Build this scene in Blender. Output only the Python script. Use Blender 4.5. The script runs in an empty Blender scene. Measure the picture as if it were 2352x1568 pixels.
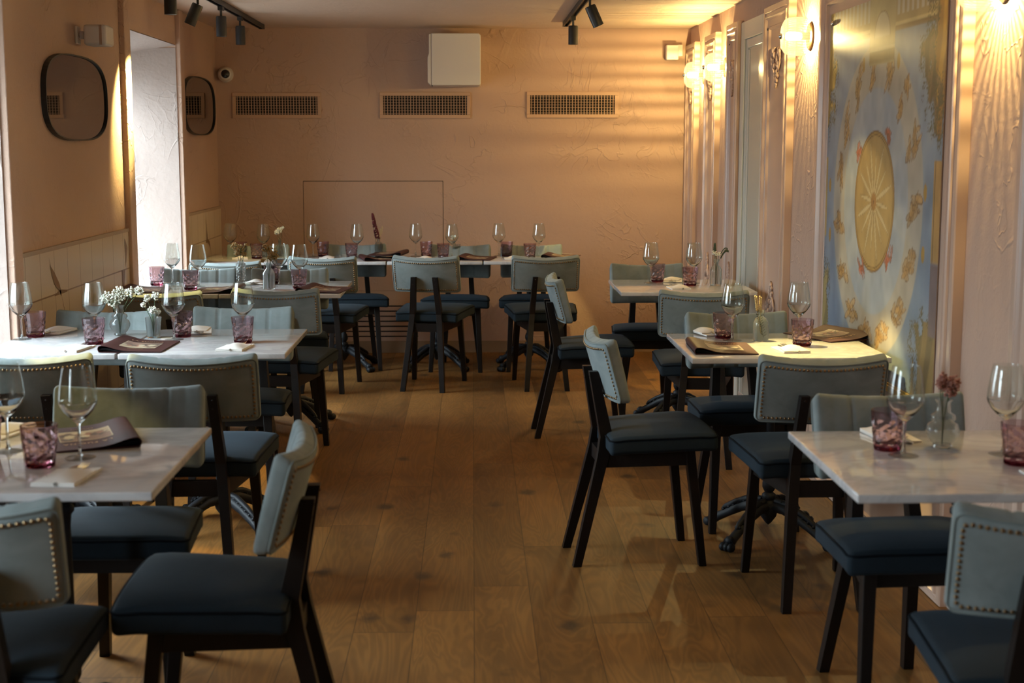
import bpy, math, random
import numpy as np
from mathutils import Vector, Matrix
random.seed(7)
PI = math.pi
D = bpy.data
COL = bpy.context.scene.collection
SC = bpy.context.scene

# ------------------------------------------------------------------ camera
cam = D.cameras.new('camera'); cam.lens = 50.0; cam.sensor_width = 36.0
cam.clip_start = 0.05; cam.clip_end = 60
co = D.objects.new('camera', cam); COL.objects.link(co)
co.location = (0, 0, 1.5)
co.rotation_euler = (math.radians(82.139), 0, math.radians(-1.581))
cam.dof.use_dof = True; cam.dof.focus_distance = 6.6; cam.dof.aperture_fstop = 4.5
SC.camera = co

# ------------------------------------------------------------------ world, exposure
W = D.worlds.new('sky'); SC.world = W; W.use_nodes = True
bg = W.node_tree.nodes['Background']
# overcast sky, brighter overhead, over a dim street
bg.inputs[0].default_value = (0.76, 0.89, 1.0, 1)
_t = W.node_tree; _c = _t.nodes.new('ShaderNodeTexCoord'); _s = _t.nodes.new('ShaderNodeSeparateXYZ'); _m = _t.nodes.new('ShaderNodeMapRange')
_t.links.new(_c.outputs['Generated'], _s.inputs[0]); _t.links.new(_s.outputs[2], _m.inputs[0])
_m.inputs[1].default_value = -0.05; _m.inputs[2].default_value = 0.70; _m.inputs[3].default_value = 6.5; _m.inputs[4].default_value = 66.0
_t.links.new(_m.outputs[0], bg.inputs[1])
SC.view_settings.view_transform = 'Standard'; SC.view_settings.look = 'None'
SC.view_settings.gamma = 1.0; SC.view_settings.use_curve_mapping = False
SC.view_settings.exposure = -0.28
cy = SC.cycles
cy.use_denoising = True; cy.max_bounces = 12; cy.diffuse_bounces = 5; cy.glossy_bounces = 5
cy.transmission_bounces = 12; cy.transparent_max_bounces = 24; cy.volume_bounces = 0
cy.sample_clamp_indirect = 4.0; cy.sample_clamp_direct = 0.0; cy.blur_glossy = 1.0
cy.caustics_reflective = False; cy.caustics_refractive = True
WARM = (1.0, 0.73, 0.28)
SPOTC = (1.0, 0.77, 0.28)

def add_light(name, kind, loc, energy, color, rot=(0, 0, 0), **k):
    l = D.lights.new(name, kind); l.energy = energy; l.color = color
    for a, b in k.items(): setattr(l, a, b)
    o = D.objects.new(name, l); COL.objects.link(o); o.location = loc; o.rotation_euler = rot
    return o

# daylight through the four openings of the left wall: portals for the sky
WIN = [(7.66, 8.95), (4.20, 5.60), (1.05, 2.35)]
SILL, HEAD = 0.42, 2.09
for a, b in WIN:
    p = add_light('window_portal', 'AREA', (-2.30, (a + b) / 2, (SILL + HEAD) / 2), 1, (1, 1, 1), (0, -PI / 2, 0),
                  shape='RECTANGLE', size=HEAD - SILL, size_y=b - a)
    p.data.cycles.is_portal = True

# ------------------------------------------------------------------ materials
def mat(name, base=(0.5, 0.5, 0.5), rough=0.5, metal=0.0, **k):
    m = D.materials.new(name); m.use_nodes = True
    b = m.node_tree.nodes['Principled BSDF']
    b.inputs['Base Color'].default_value = (*base, 1); b.inputs['Roughness'].default_value = rough
    b.inputs['Metallic'].default_value = metal
    for a, v in k.items():
        b.inputs[a].default_value = v
    return m
class N:
    """tiny node helper"""
    def __init__(s, m): s.t = m.node_tree; s.b = s.t.nodes.get('Principled BSDF'); s.out = s.t.nodes['Material Output']
    def n(s, typ, **k):
        x = s.t.nodes.new(typ)
        for a, v in k.items():
            if a.startswith('i_'):
                kk = a[2:]; kk = int(kk) if kk.isdigit() else kk.replace('_', ' ')
                x.inputs[kk].default_value = v
            else: setattr(x, a, v)
        return x
    def l(s, a, b): s.t.links.new(a, b)
    def math(s, op, a, b=None, clamp=False):
        x = s.t.nodes.new('ShaderNodeMath'); x.operation = op; x.use_clamp = clamp
        for i, v in enumerate((a, b)):
            if v is None: continue
            if isinstance(v, (int, float)): x.inputs[i].default_value = v
            else: s.l(v, x.inputs[i])
        return x.outputs[0]
    def ramp(s, f, pts, interp='LINEAR'):
        x = s.t.nodes.new('ShaderNodeValToRGB'); x.color_ramp.interpolation = interp
        e = x.color_ramp.elements
        while len(e) < len(pts): e.new(0.5)
        for q, (p, c) in zip(e, pts):
            q.position = p; q.color = (*c, 1) if len(c) == 3 else c
        s.l(f, x.inputs[0]); return x.outputs[0]
    def mix(s, f, a, b, mode='MIX'):
        x = s.t.nodes.new('ShaderNodeMix'); x.data_type = 'RGBA'; x.blend_type = mode
        for sock, v in ((x.inputs[0], f), (x.inputs[6], a), (x.inputs[7], b)):
            if isinstance(v, (int, float)): sock.default_value = v
            elif isinstance(v, tuple): sock.default_value = (*v, 1)
            else: s.l(v, sock)
        return x.outputs[2]
    def pos(s, scale=(1, 1, 1), obj=False):
        g = s.n('ShaderNodeTexCoord') if obj else s.n('ShaderNodeNewGeometry')
        mp = s.n('ShaderNodeMapping'); mp.inputs['Scale'].default_value = scale
        s.l(g.outputs['Object' if obj else 'Position'], mp.inputs[0]); return mp.outputs[0]
    def noise(s, vec, scale, detail=4, rough=0.5, dist=0.0, out=0):
        x = s.n('ShaderNodeTexNoise'); x.inputs['Scale'].default_value = scale; x.inputs['Detail'].default_value = detail
        x.inputs['Roughness'].default_value = rough; x.inputs['Distortion'].default_value = dist
        s.l(vec, x.inputs['Vector']); return x.outputs[out]
    def bump(s, h, strength=0.3, dist=0.01):
        x = s.n('ShaderNodeBump'); x.inputs['Strength'].default_value = strength; x.inputs['Distance'].default_value = dist
        s.l(h, x.inputs['Height']); s.l(x.outputs[0], s.b.inputs['Normal'])

def plaster(name, base, ridge=1.0, rough=0.75):
    m = mat(name, base, rough); q = N(m); P = q.pos()
    n1 = q.noise(P, 1.7, 3, 0.5, 1.2)
    r1 = q.math('SUBTRACT', 1.0, q.math('MULTIPLY', q.math('ABSOLUTE', q.math('SUBTRACT', n1, 0.5)), 75.0), True)
    n2 = q.noise(q.pos((1, 1, 0.8)), 3.1, 3, 0.5, 2.0)
    r2 = q.math('SUBTRACT', 1.0, q.math('MULTIPLY', q.math('ABSOLUTE', q.math('SUBTRACT', n2, 0.53)), 55.0), True)
    mask = q.math('MULTIPLY', q.math('SUBTRACT', q.noise(P, 2.3, 2), 0.47), 7.0, True)
    rid = q.math('MULTIPLY', q.math('ADD', r1, r2), mask)
    fine = q.math('ADD', q.math('MULTIPLY', q.noise(P, 30, 6, 0.7), 0.42), q.math('MULTIPLY', q.noise(P, 5, 3), 0.8))
    h = q.math('ADD', q.math('MULTIPLY', rid, 0.32 * ridge), fine)
    q.bump(h, 0.85, 0.010)
    c = q.mix(q.noise(P, 1.3, 4, 0.6), tuple(v * 0.93 for v in base), tuple(min(1, v * 1.05) for v in base))
    q.l(c, q.b.inputs['Base Color'])
    return m
M = {}
M['plaster'] = plaster('peach_plaster', (0.51, 0.350, 0.268))
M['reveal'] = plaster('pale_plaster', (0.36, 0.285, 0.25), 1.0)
M['ceiling'] = plaster('ceiling_paint', (0.64, 0.49, 0.38), 0.15, 0.6)
M['panel'] = mat('pink_lacquer', (0.56, 0.40, 0.315), 0.22)
M['doorpaint'] = mat('pale_door_paint', (0.62, 0.62, 0.55), 0.3)
M['doorslab'] = mat('grey_green_door', (0.42, 0.47, 0.42), 0.25)
M['white'] = mat('white_plastic', (0.72, 0.68, 0.64), 0.4)
M['black'] = mat('black_metal', (0.012, 0.013, 0.015), 0.45)
M['iron'] = mat('cast_iron', (0.010, 0.011, 0.014), 0.55, 0.0, **{'Specular IOR Level': 0.3})
M['chrome'] = mat('chrome', (0.8, 0.8, 0.8), 0.08, 1.0)
M['steel'] = mat('steel', (0.62, 0.6, 0.56), 0.2, 1.0)
M['brass'] = mat('aged_brass', (0.27, 0.18, 0.095), 0.33, 1.0)
M['dark'] = mat('dark_void', (0.01, 0.009, 0.008), 0.9)
M['ventpaint'] = mat('vent_paint', (0.52, 0.34, 0.235), 0.5)
M['slat'] = mat('slat_metal', (0.40, 0.28, 0.20), 0.5)
M['gold'] = mat('gold_frame', (0.65, 0.42, 0.10), 0.35, 0.6)
M['skirt'] = mat('skirting', (0.30, 0.20, 0.12), 0.5)
M['skirtw'] = mat('white_skirting', (0.66, 0.55, 0.47), 0.4)

# wood for chairs
m = mat('dark_wood', (0.012, 0.008, 0.006), 0.42); q = N(m); q.b.inputs['Specular IOR Level'].default_value = 0.25
c = q.mix(q.noise(q.pos((30, 30, 3), True), 3, 4), (0.005, 0.0035, 0.003), (0.012, 0.008, 0.0065)); q.l(c, q.b.inputs['Base Color']); M['wood'] = m
# velvet
def velvet(name, a, b, sheen=0.6, tint=(0.7, 0.85, 0.9), sc=9):
    m = mat(name, a, 0.85); q = N(m); P = q.pos((1, 1, 1), True)
    c = q.mix(q.ramp(q.noise(P, sc, 4, 0.6, 0.6), [(0.3, (0, 0, 0)), (0.7, (1, 1, 1))]), a, b); q.l(c, q.b.inputs['Base Color'])
    q.b.inputs['Specular IOR Level'].default_value = 0.2; q.b.inputs['Sheen Weight'].default_value = sheen; q.b.inputs['Sheen Roughness'].default_value = 0.4
    q.b.inputs['Sheen Tint'].default_value = (*tint, 1)
    q.bump(q.noise(P, 420, 2), 0.12, 0.001); return m
M['sage'] = velvet('sage_velvet', (0.158, 0.187, 0.187), (0.230, 0.264, 0.264), 0.30)
M['navy'] = velvet('navy_fabric', (0.008, 0.014, 0.020), (0.013, 0.022, 0.031), 0.05, (0.4, 0.6, 0.8), 5)
M['pipe_sage'] = velvet('sage_piping', (0.15, 0.175, 0.17), (0.19, 0.22, 0.215), 0.3)
M['pipe_navy'] = mat('navy_piping', (0.004, 0.006, 0.009), 0.9, 0.0, **{'Specular IOR Level': 0.1})

# marble
m = mat('carrara_marble', (0.8, 0.8, 0.8), 0.05); q = N(m); P = q.pos((1.0, 1.7, 1.0)); q.b.inputs['Specular IOR Level'].default_value = 0.85
n1 = q.noise(P, 3.2, 8, 0.62, 1.6)
v = q.math('SUBTRACT', 1.0, q.math('MULTIPLY', q.math('ABSOLUTE', q.math('SUBTRACT', n1, 0.5)), 14.0), True)
cl = q.noise(P, 6.5, 6, 0.65, 0.8)
c = q.mix(cl, (0.52, 0.51, 0.515), (0.68, 0.67, 0.665)); c = q.mix(q.math('MULTIPLY', v, 0.38), c, (0.34, 0.33, 0.34))
q.l(c, q.b.inputs['Base Color']); M['marble'] = m

# oak floor: boards run along Y
m = mat('oak_boards', (0.3, 0.18, 0.08), 0.42); q = N(m); g = q.n('ShaderNodeNewGeometry')
sp = q.n('ShaderNodeSeparateXYZ'); q.l(g.outputs['Position'], sp.inputs[0])
BW = 0.188
xr = q.math('DIVIDE', q.math('ADD', sp.outputs[0], 5.264), BW); row = q.math('FLOOR', xr); fx = q.math('FRACT', xr)
wn = q.n('ShaderNodeTexWhiteNoise', noise_dimensions='1D'); q.l(row, wn.inputs['W'])
yr = q.math('DIVIDE', q.math('ADD', sp.outputs[1], q.math('MULTIPLY', wn.outputs[0], 5.0)), 1.9); fy = q.math('FRACT', yr)
cv = q.n('ShaderNodeCombineXYZ'); q.l(row, cv.inputs[0]); q.l(q.math('FLOOR', yr), cv.inputs[1])
wb = q.n('ShaderNodeTexWhiteNoise', noise_dimensions='2D'); q.l(cv.outputs[0], wb.inputs['Vector'])
sc2 = q.n('ShaderNodeVectorMath', operation='MULTIPLY'); q.l(g.outputs['Position'], sc2.inputs[0]); sc2.inputs[1].default_value = (6.5, 0.85, 1)
of = q.n('ShaderNodeVectorMath', operation='SCALE'); q.l(wb.outputs['Color'], of.inputs[0]); of.inputs['Scale'].default_value = 37.0
ad = q.n('ShaderNodeVectorMath', operation='ADD'); q.l(sc2.outputs[0], ad.inputs[0]); q.l(of.outputs[0], ad.inputs[1])
G = ad.outputs[0]
big = q.noise(G, 1.1, 3, 0.5, 0.9)
ring = q.math('ABSOLUTE', q.math('SINE', q.math('MULTIPLY', big, 46.0)))
fine = q.noise(G, 9.0, 6, 0.75, 0.3)
patch = q.ramp(q.noise(G, 0.55, 3, 0.6, 0.5), [(0.35, (0.72, 0.70, 0.66)), (0.62, (1.12, 1.12, 1.12))])
c = q.mix(q.math('MULTIPLY', q.math('POWER', ring, 1.5), 0.6), (0.170, 0.076, 0.017), (0.066, 0.027, 0.006))
c = q.mix(q.math('MULTIPLY', fine, 0.55), c, (0.205, 0.102, 0.029))
tone = q.math('ADD', 0.78, q.math('MULTIPLY', wb.outputs['Value'], 0.48))
tn = q.n('ShaderNodeCombineXYZ'); [q.l(tone, tn.inputs[i]) for i in range(3)]
c = q.mix(1.0, c, tn.outputs[0], 'MULTIPLY'); c = q.mix(1.0, c, patch, 'MULTIPLY')
ks = q.n('ShaderNodeVectorMath', operation='MULTIPLY'); q.l(g.outputs['Position'], ks.inputs[0]); ks.inputs[1].default_value = (4.6, 3.2, 1)
vo = q.n('ShaderNodeTexVoronoi'); vo.inputs['Scale'].default_value = 0.8; q.l(ks.outputs[0], vo.inputs['Vector'])
kd = q.math('ADD', vo.outputs['Distance'], q.math('MULTIPLY', q.math('SUBTRACT', q.noise(g.outputs['Position'], 22, 3), 0.5), 0.16))
knot = q.ramp(kd, [(0.06, (1, 1, 1)), (0.16, (0, 0, 0))])
c = q.mix(q.math('MULTIPLY', knot, 0.9), c, (0.035, 0.018, 0.008))
ex = q.math('LESS_THAN', q.math('MINIMUM', fx, q.math('SUBTRACT', 1.0, fx)), 0.009)
ey = q.math('LESS_THAN', q.math('MINIMUM', fy, q.math('SUBTRACT', 1.0, fy)), 0.0012)
gap = q.math('MAXIMUM', ex, ey)
c = q.mix(q.math('MULTIPLY', gap, 0.6), c, (0.02, 0.009, 0.003)); q.l(c, q.b.inputs['Base Color'])
q.b.inputs['Specular IOR Level'].default_value = 0.35
q.l(q.math('ADD', 0.40, q.math('MULTIPLY', fine, 0.2)), q.b.inputs['Roughness'])
q.bump(q.math('SUBTRACT', q.math('MULTIPLY', fine, 0.25), gap), 0.2, 0.002); M['floor'] = m

# wall tiles
m = mat('beige_tiles', (0.6, 0.45, 0.32), 0.3); q = N(m); g = q.n('ShaderNodeNewGeometry')
sp = q.n('ShaderNodeSeparateXYZ'); q.l(g.outputs['Position'], sp.inputs[0])
fy = q.math('FRACT', q.math('DIVIDE', q.math('SUBTRACT', sp.outputs[1], 3.96), 0.2025))
fz = q.math('FRACT', q.math('DIVIDE', q.math('SUBTRACT', sp.outputs[2], 0.077), 0.1955))
ey = q.math('LESS_THAN', q.math('MINIMUM', fy, q.math('SUBTRACT', 1.0, fy)), 0.011)
ez = q.math('LESS_THAN', q.math('MINIMUM', fz, q.math('SUBTRACT', 1.0, fz)), 0.016)
gap = q.math('MAXIMUM', ey, ez)
c = q.mix(gap, (0.60, 0.50, 0.395), (0.24, 0.15, 0.095)); q.l(c, q.b.inputs['Base Color'])
q.bump(q.math('SUBTRACT', 1.0, gap), 0.4, 0.002); M['tile'] = m
M['tileink'] = mat('tile_leaf_mark', (0.20, 0.12, 0.07), 0.5)
M['tiletrim'] = mat('tile_trim', (0.36, 0.27, 0.20), 0.4)

def glass(name, col, rough=0.0, ior=1.45):
    m = D.materials.new(name); m.use_nodes = True; t = m.node_tree; t.nodes.clear()
    o = t.nodes.new('ShaderNodeOutputMaterial'); g = t.nodes.new('ShaderNodeBsdfGlass')
    g.inputs['Color'].default_value = (*col, 1); g.inputs['Roughness'].default_value = rough; g.inputs['IOR'].default_value = ior
    t.links.new(g.outputs[0], o.inputs[0]); return m
M['clear'] = glass('clear_glass', (0.97, 0.98, 0.98))
M['clearv'] = glass('vase_glass', (0.93, 0.95, 0.95))
M['purple'] = glass('purple_glass', (0.90, 0.82, 0.845))
M['purpled'] = glass('purple_glass_base', (0.34, 0.13, 0.17))
def milky(m, f):
    t = m.node_tree; o = [n for n in t.nodes if n.type == 'OUTPUT_MATERIAL'][0]; g = [n for n in t.nodes if n.type == 'BSDF_GLASS'][0]
    tl = t.nodes.new('ShaderNodeBsdfTranslucent'); mx = t.nodes.new('ShaderNodeMixShader'); mx.inputs[0].default_value = f
    t.links.new(g.outputs[0], mx.inputs[1]); t.links.new(tl.outputs[0], mx.inputs[2]); t.links.new(mx.outputs[0], o.inputs[0])
milky(M['clearv'], .10)
def thin(name, tint, fac):
    m = D.materials.new(name); m.use_nodes = True; t = m.node_tree; t.nodes.clear()
    o = t.nodes.new('ShaderNodeOutputMaterial'); tr = t.nodes.new('ShaderNodeBsdfTransparent'); gl = t.nodes.new('ShaderNodeBsdfGlossy')
    gl.inputs['Roughness'].default_value = 0.03; tr.inputs[0].default_value = (*tint, 1)
    lw = t.nodes.new('ShaderNodeLayerWeight'); lw.inputs[0].default_value = 0.5
    pw = t.nodes.new('ShaderNodeMath'); pw.operation = 'POWER'; pw.inputs[1].default_value = 4.0; t.links.new(lw.outputs['Facing'], pw.inputs[0])
    ma = t.nodes.new('ShaderNodeMath'); ma.operation = 'MULTIPLY_ADD'; ma.inputs[1].default_value = 0.55; ma.inputs[2].default_value = 0.075; t.links.new(pw.outputs[0], ma.inputs[0])
    mx = t.nodes.new('ShaderNodeMixShader'); t.links.new(ma.outputs[0], mx.inputs[0])
    t.links.new(tr.outputs[0], mx.inputs[1]); t.links.new(gl.outputs[0], mx.inputs[2]); t.links.new(mx.outputs[0], o.inputs[0]); return m
M['pane'] = thin('window_pane', (0.97, 0.99, 0.98), 0.1)
# ribbed lamp glass: the ribs run along the lamp axis (local X) and let through less light at their flanks
m = thin('ribbed_lamp_glass', (1, 1, 1), 0.1); t = m.node_tree; q = N.__new__(N); q.t = t
tc = q.n('ShaderNodeTexCoord'); sp = q.n('ShaderNodeSeparateXYZ'); q.l(tc.outputs['Object'], sp.inputs[0])
an = q.math('ARCTAN2', sp.outputs[1], sp.outputs[2]); rb = q.math('SINE', q.math('MULTIPLY', an, 40.0))
tr = [n for n in t.nodes if n.type == 'BSDF_TRANSPARENT'][0]
q.l(q.ramp(q.math('MULTIPLY', q.math('ADD', rb, 1.0), 0.5), [(0.15, (0.42, 0.40, 0.36)), (0.7, (1, 1, 0.98))]), tr.inputs[0])
_o = t.nodes['Material Output']; _mx = [n for n in t.nodes if n.type == 'MIX_SHADER'][0]; _tl = q.n('ShaderNodeBsdfTranslucent'); _m2 = q.n('ShaderNodeMixShader'); _m2.inputs[0].default_value = 0.015
q.l(_mx.outputs[0], _m2.inputs[1]); q.l(_tl.outputs[0], _m2.inputs[2]); q.l(_m2.outputs[0], _o.inputs[0]); M['lampglass'] = m
def emit(name, col, s, trans=0.0):
    m = D.materials.new(name); m.use_nodes = True; t = m.node_tree; t.nodes.clear()
    o = t.nodes.new('ShaderNodeOutputMaterial'); e = t.nodes.new('ShaderNodeEmission'); e.inputs[0].default_value = (*col, 1); e.inputs[1].default_value = s
    if trans:
        tr = t.nodes.new('ShaderNodeBsdfTransparent'); mx = t.nodes.new('ShaderNodeMixShader'); mx.inputs[0].default_value = trans
        t.links.new(e.outputs[0], mx.inputs[1]); t.links.new(tr.outputs[0], mx.inputs[2]); t.links.new(mx.outputs[0], o.inputs[0])
    else: t.links.new(e.outputs[0], o.inputs[0])
    return m
M['bulb'] = emit('glowing_bulb', (1.0, 0.84, 0.50), 34.0, 0.75)
M['lens'] = emit('spot_lens', (1.0, 0.8, 0.5), 2.0)
M['mirror'] = mat('smoked_mirror', (0.25, 0.22, 0.20), 0.02, 1.0)
M['cover'] = mat('oxblood_leather', (0.050, 0.015, 0.014), 0.55, 0.0, **{'Specular IOR Level': 0.25})
M['inside'] = mat('black_menu_lining', (0.008, 0.008, 0.01), 0.5)
M['goldink'] = mat('gold_print', (0.45, 0.28, 0.13), 0.4)
M['napkin'] = mat('white_napkin', (0.80, 0.76, 0.71), 0.8)
M['inkgrey'] = mat('grey_print', (0.25, 0.23, 0.23), 0.6)
M['stem'] = mat('green_stem', (0.05, 0.09, 0.03), 0.6)
M['leaf'] = mat('dark_leaf', (0.03, 0.05, 0.025), 0.6)
M['whiteflower'] = mat('white_blossom', (0.78, 0.77, 0.66), 0.8)
M['dryflower'] = mat('dried_blossom', (0.30, 0.19, 0.07), 0.85)
M['amaranth'] = mat('amaranth_red', (0.10, 0.012, 0.02), 0.8)
M['wheat'] = mat('wheat_straw', (0.55, 0.42, 0.22), 0.8)
M['pinkflower'] = mat('dusty_pink_blossom', (0.42, 0.19, 0.15), 0.8)
m = mat('vertex_paint', (1, 1, 1), 0.45); q = N(m); q.b.inputs['Specular IOR Level'].default_value = 0.3
a = q.n('ShaderNodeVertexColor'); a.layer_name = 'Col'; 
c = q.mix(q.math('MULTIPLY', q.noise(q.pos(), 60, 4), 0.12), a.outputs[0], (0.45, 0.38, 0.28)); q.l(c, q.b.inputs['Base Color']); M['painted'] = m
m = mat('menu_picture', (1, 1, 1), 0.4); q = N(m)
a = q.n('ShaderNodeVertexColor'); a.layer_name = 'Col'; q.l(a.outputs[0], q.b.inputs['Base Color']); M['print'] = m

# ------------------------------------------------------------------ mesh helper
class MB:
    def __init__(s): s.v = []; s.f = []; s.mi = []
    def add(s, vs, fs, mi=0, T=None):
        o = len(s.v)
        s.v += [tuple(T @ Vector(p)) if T is not None else tuple(p) for p in vs]
        s.f += [tuple(i + o for i in f) for f in fs]; s.mi += [mi] * len(fs)
    def box(s, a, b, mi=0, T=None):
        x0, y0, z0 = a; x1, y1, z1 = b
        s.add([(x0, y0, z0), (x1, y0, z0), (x1, y1, z0), (x0, y1, z0), (x0, y0, z1), (x1, y0, z1), (x1, y1, z1), (x0, y1, z1)],
              [(0, 3, 2, 1), (4, 5, 6, 7), (0, 1, 5, 4), (1, 2, 6, 5), (2, 3, 7, 6), (3, 0, 4, 7)], mi, T)
    def rbox(s, a, b, r, n=(1, 1, 1), rs=3, fn=None, mi=0, T=None):
        """box with rounded edges, gridded n per side, each vertex passed through fn(x,y,z,nrm)"""
        lo = Vector(a); hi = Vector(b); ax = []
        for i in range(3):
            L = hi[i] - lo[i]; c = [lo[i] + r - r * math.cos(k / rs * PI / 4) * 1.0 for k in range(0)]
            pts = [lo[i] + r * (1 - math.tan((1 - k / rs) * PI / 4)) for k in range(rs)]
            inner = [lo[i] + r + (L - 2 * r) * k / n[i] for k in range(n[i] + 1)]
            pts2 = [hi[i] - r * (1 - math.tan((k + 1) / rs * PI / 4)) for k in range(rs)]
            ax.append(pts + inner + pts2)
        idx = {}; vs = []; fs = []
        def vid(p):
            k = tuple(round(c, 6) for c in p)
            if k not in idx:
                q = Vector([min(max(p[i], lo[i] + r), hi[i] - r) for i in range(3)])
                d = Vector(p) - q
                nr = d.normalized() if d.length > 1e-9 else Vector((0, 0, 1))
                w = q + nr * r
                if fn: w = fn(w.x, w.y, w.z, nr)
                idx[k] = len(vs); vs.append(tuple(w))
            return idx[k]
        for i in range(3):
            j, k = (i + 1) % 3, (i + 2) % 3
            for side in (0, 1):
                c = (lo, hi)[side][i]
                for u in range(len(ax[j]) - 1):
                    for v in range(len(ax[k]) - 1):
                        qd = []
                        for du, dv in ((0, 0), (1, 0), (1, 1), (0, 1)):
                            p = [0, 0, 0]; p[i] = c; p[j] = ax[j][u + du]; p[k] = ax[k][v + dv]; qd.append(vid(p))
                        if not side: qd.reverse()
                        fs.append(tuple(qd))
        s.add(vs, fs, mi, T)
    def lathe(s, prof, n=24, T=None, mi=0, close=False, fn=None):
        vs = []; fs = []
        for k, (r, z) in enumerate(prof):
            for i in range(n):
                a = 2 * PI * i / n
                rr = fn(r, z, i, k) if fn else r
                vs.append((rr * math.cos(a), rr * math.sin(a), z))
        m = len(prof)
        for k in range(m - 1 if not close else m):
            for i in range(n):
                a0 = k * n + i; a1 = k * n + (i + 1) % n; b0 = ((k + 1) % m) * n + i; b1 = ((k + 1) % m) * n + (i + 1) % n
                fs.append((a0, a1, b1, b0))
        if not close:
            fs.append(tuple(range(n - 1, -1, -1))); fs.append(tuple(range((m - 1) * n, m * n)))
        s.add(vs, fs, mi, T)
    def tube(s, pts, r, n=8, closed=False, mi=0, T=None, sq=None):
        """tube of radius r (number or list) along pts; sq=(w,d) gives a rectangular section"""
        pts = [Vector(p) for p in pts]; m = len(pts); vs = []; fs = []
        up = Vector((0, 0, 1))
        for k, p in enumerate(pts):
            if closed: d = pts[(k + 1) % m] - pts[k - 1]
            else: d = pts[min(k + 1, m - 1)] - pts[max(k - 1, 0)]
            d.normalize()
            a = d.cross(up if abs(d.z) < 0.9 else Vector((1, 0, 0))).normalized(); b = d.cross(a).normalized()
            if k and not closed or (k and closed):
                # keep the frame from flipping
                if a.dot(pa) < 0: a = -a; b = -b
            pa = a
            rr = r[k] if isinstance(r, (list, tuple)) else r
            for i in range(n):
                t = 2 * PI * i / n; vs.append(tuple(p + a * math.cos(t) * rr + b * math.sin(t) * rr))
        for k in range(m if closed else m - 1):
            for i in range(n):
                k2 = (k + 1) % m
                fs.append((k * n + i, k * n + (i + 1) % n, k2 * n + (i + 1) % n, k2 * n + i))
        if not closed:
            fs.append(tuple(range(n - 1, -1, -1))); fs.append(tuple(range((m - 1) * n, m * n)))
        s.add(vs, fs, mi, T)
    def bar(s, secs, mi=0, T=None):
        """rectangular bar through sections (x, y, z, w, d): w along x, d along y"""
        vs = []; fs = []
        for (x, y, z, w, d) in secs:
            vs += [(x - w / 2, y - d / 2, z), (x + w / 2, y - d / 2, z), (x + w / 2, y + d / 2, z), (x - w / 2, y + d / 2, z)]
        for k in range(len(secs) - 1):
            for i in range(4): fs.append((k * 4 + i, k * 4 + (i + 1) % 4, k * 4 + 4 + (i + 1) % 4, k * 4 + 4 + i))
        fs.append((3, 2, 1, 0)); e = 4 * (len(secs) - 1); fs.append((e, e + 1, e + 2, e + 3))
        s.add(vs, fs, mi, T)
    def ball(s, c, r, sub=1, mi=0, sc=(1, 1, 1), T=None):
        n, m = (6, 4) if sub == 0 else (8, 5) if sub == 1 else (16, 10)
        vs = [(c[0], c[1], c[2] - r * sc[2])]; fs = []
        for k in range(1, m):
            z = -math.cos(PI * k / m); rr = math.sin(PI * k / m)
            for i in range(n):
                a = 2 * PI * i / n; vs.append((c[0] + r * sc[0] * rr * math.cos(a), c[1] + r * sc[1] * rr * math.sin(a), c[2] + r * sc[2] * z))
        vs.append((c[0], c[1], c[2] + r * sc[2])); e = len(vs) - 1
        for i in range(n):
            fs.append((0, 1 + (i + 1) % n, 1 + i)); b = 1 + (m - 2) * n; fs.append((b + i, b + (i + 1) % n, e))
        for k in range(m - 2):
            for i in range(n):
                a = 1 + k * n; fs.append((a + i, a + (i + 1) % n, a + n + (i + 1) % n, a + n + i))
        s.add(vs, fs, mi, T)
    def prism(s, poly, z0, z1, mi=0, T=None):
        n = len(poly); vs = [(x, y, z0) for x, y in poly] + [(x, y, z1) for x, y in poly]
        fs = [tuple(range(n - 1, -1, -1)), tuple(range(n, 2 * n))] + [(i, (i + 1) % n, n + (i + 1) % n, n + i) for i in range(n)]
        s.add(vs, fs, mi, T)
    def build(s, name, m, parent=None, smooth=False, angle=None):
        me = D.meshes.new(name); me.from_pydata(s.v, [], s.f)
        ms = m if isinstance(m, (list, tuple)) else [m]
        for x in ms: me.materials.append(x)
        if len(ms) > 1: me.polygons.foreach_set('material_index', s.mi)
        if smooth:
            me.polygons.foreach_set('use_smooth', [True] * len(me.polygons))
            if angle is not None: me.set_sharp_from_angle(angle=math.radians(angle))
        me.update()
        o = D.objects.new(name, me); COL.objects.link(o)
        if parent is not None: o.parent = parent
        return o
def bevel(o, w=0.003, seg=2):
    b = o.modifiers.new('bevel', 'BEVEL'); b.width = w; b.segments = seg; b.limit_method = 'ANGLE'; b.angle_limit = math.radians(40); return o
def empty(name, loc, rz=0.0):
    o = D.objects.new(name, None); COL.objects.link(o); o.location = loc; o.rotation_euler = (0, 0, rz); o.empty_display_size = 0.1; return o
def tag(o, label, cat, group=None):
    o['label'] = label; o['category'] = cat
    if group: o['group'] = group
    return o
def struct(o): o['kind'] = 'structure'; return o
def copy_tree(o, parent=None):
    c = o.copy(); COL.objects.link(c)
    if parent is not None: c.parent = parent
    for ch in list(o.children): copy_tree(ch, c)
    return c
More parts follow.
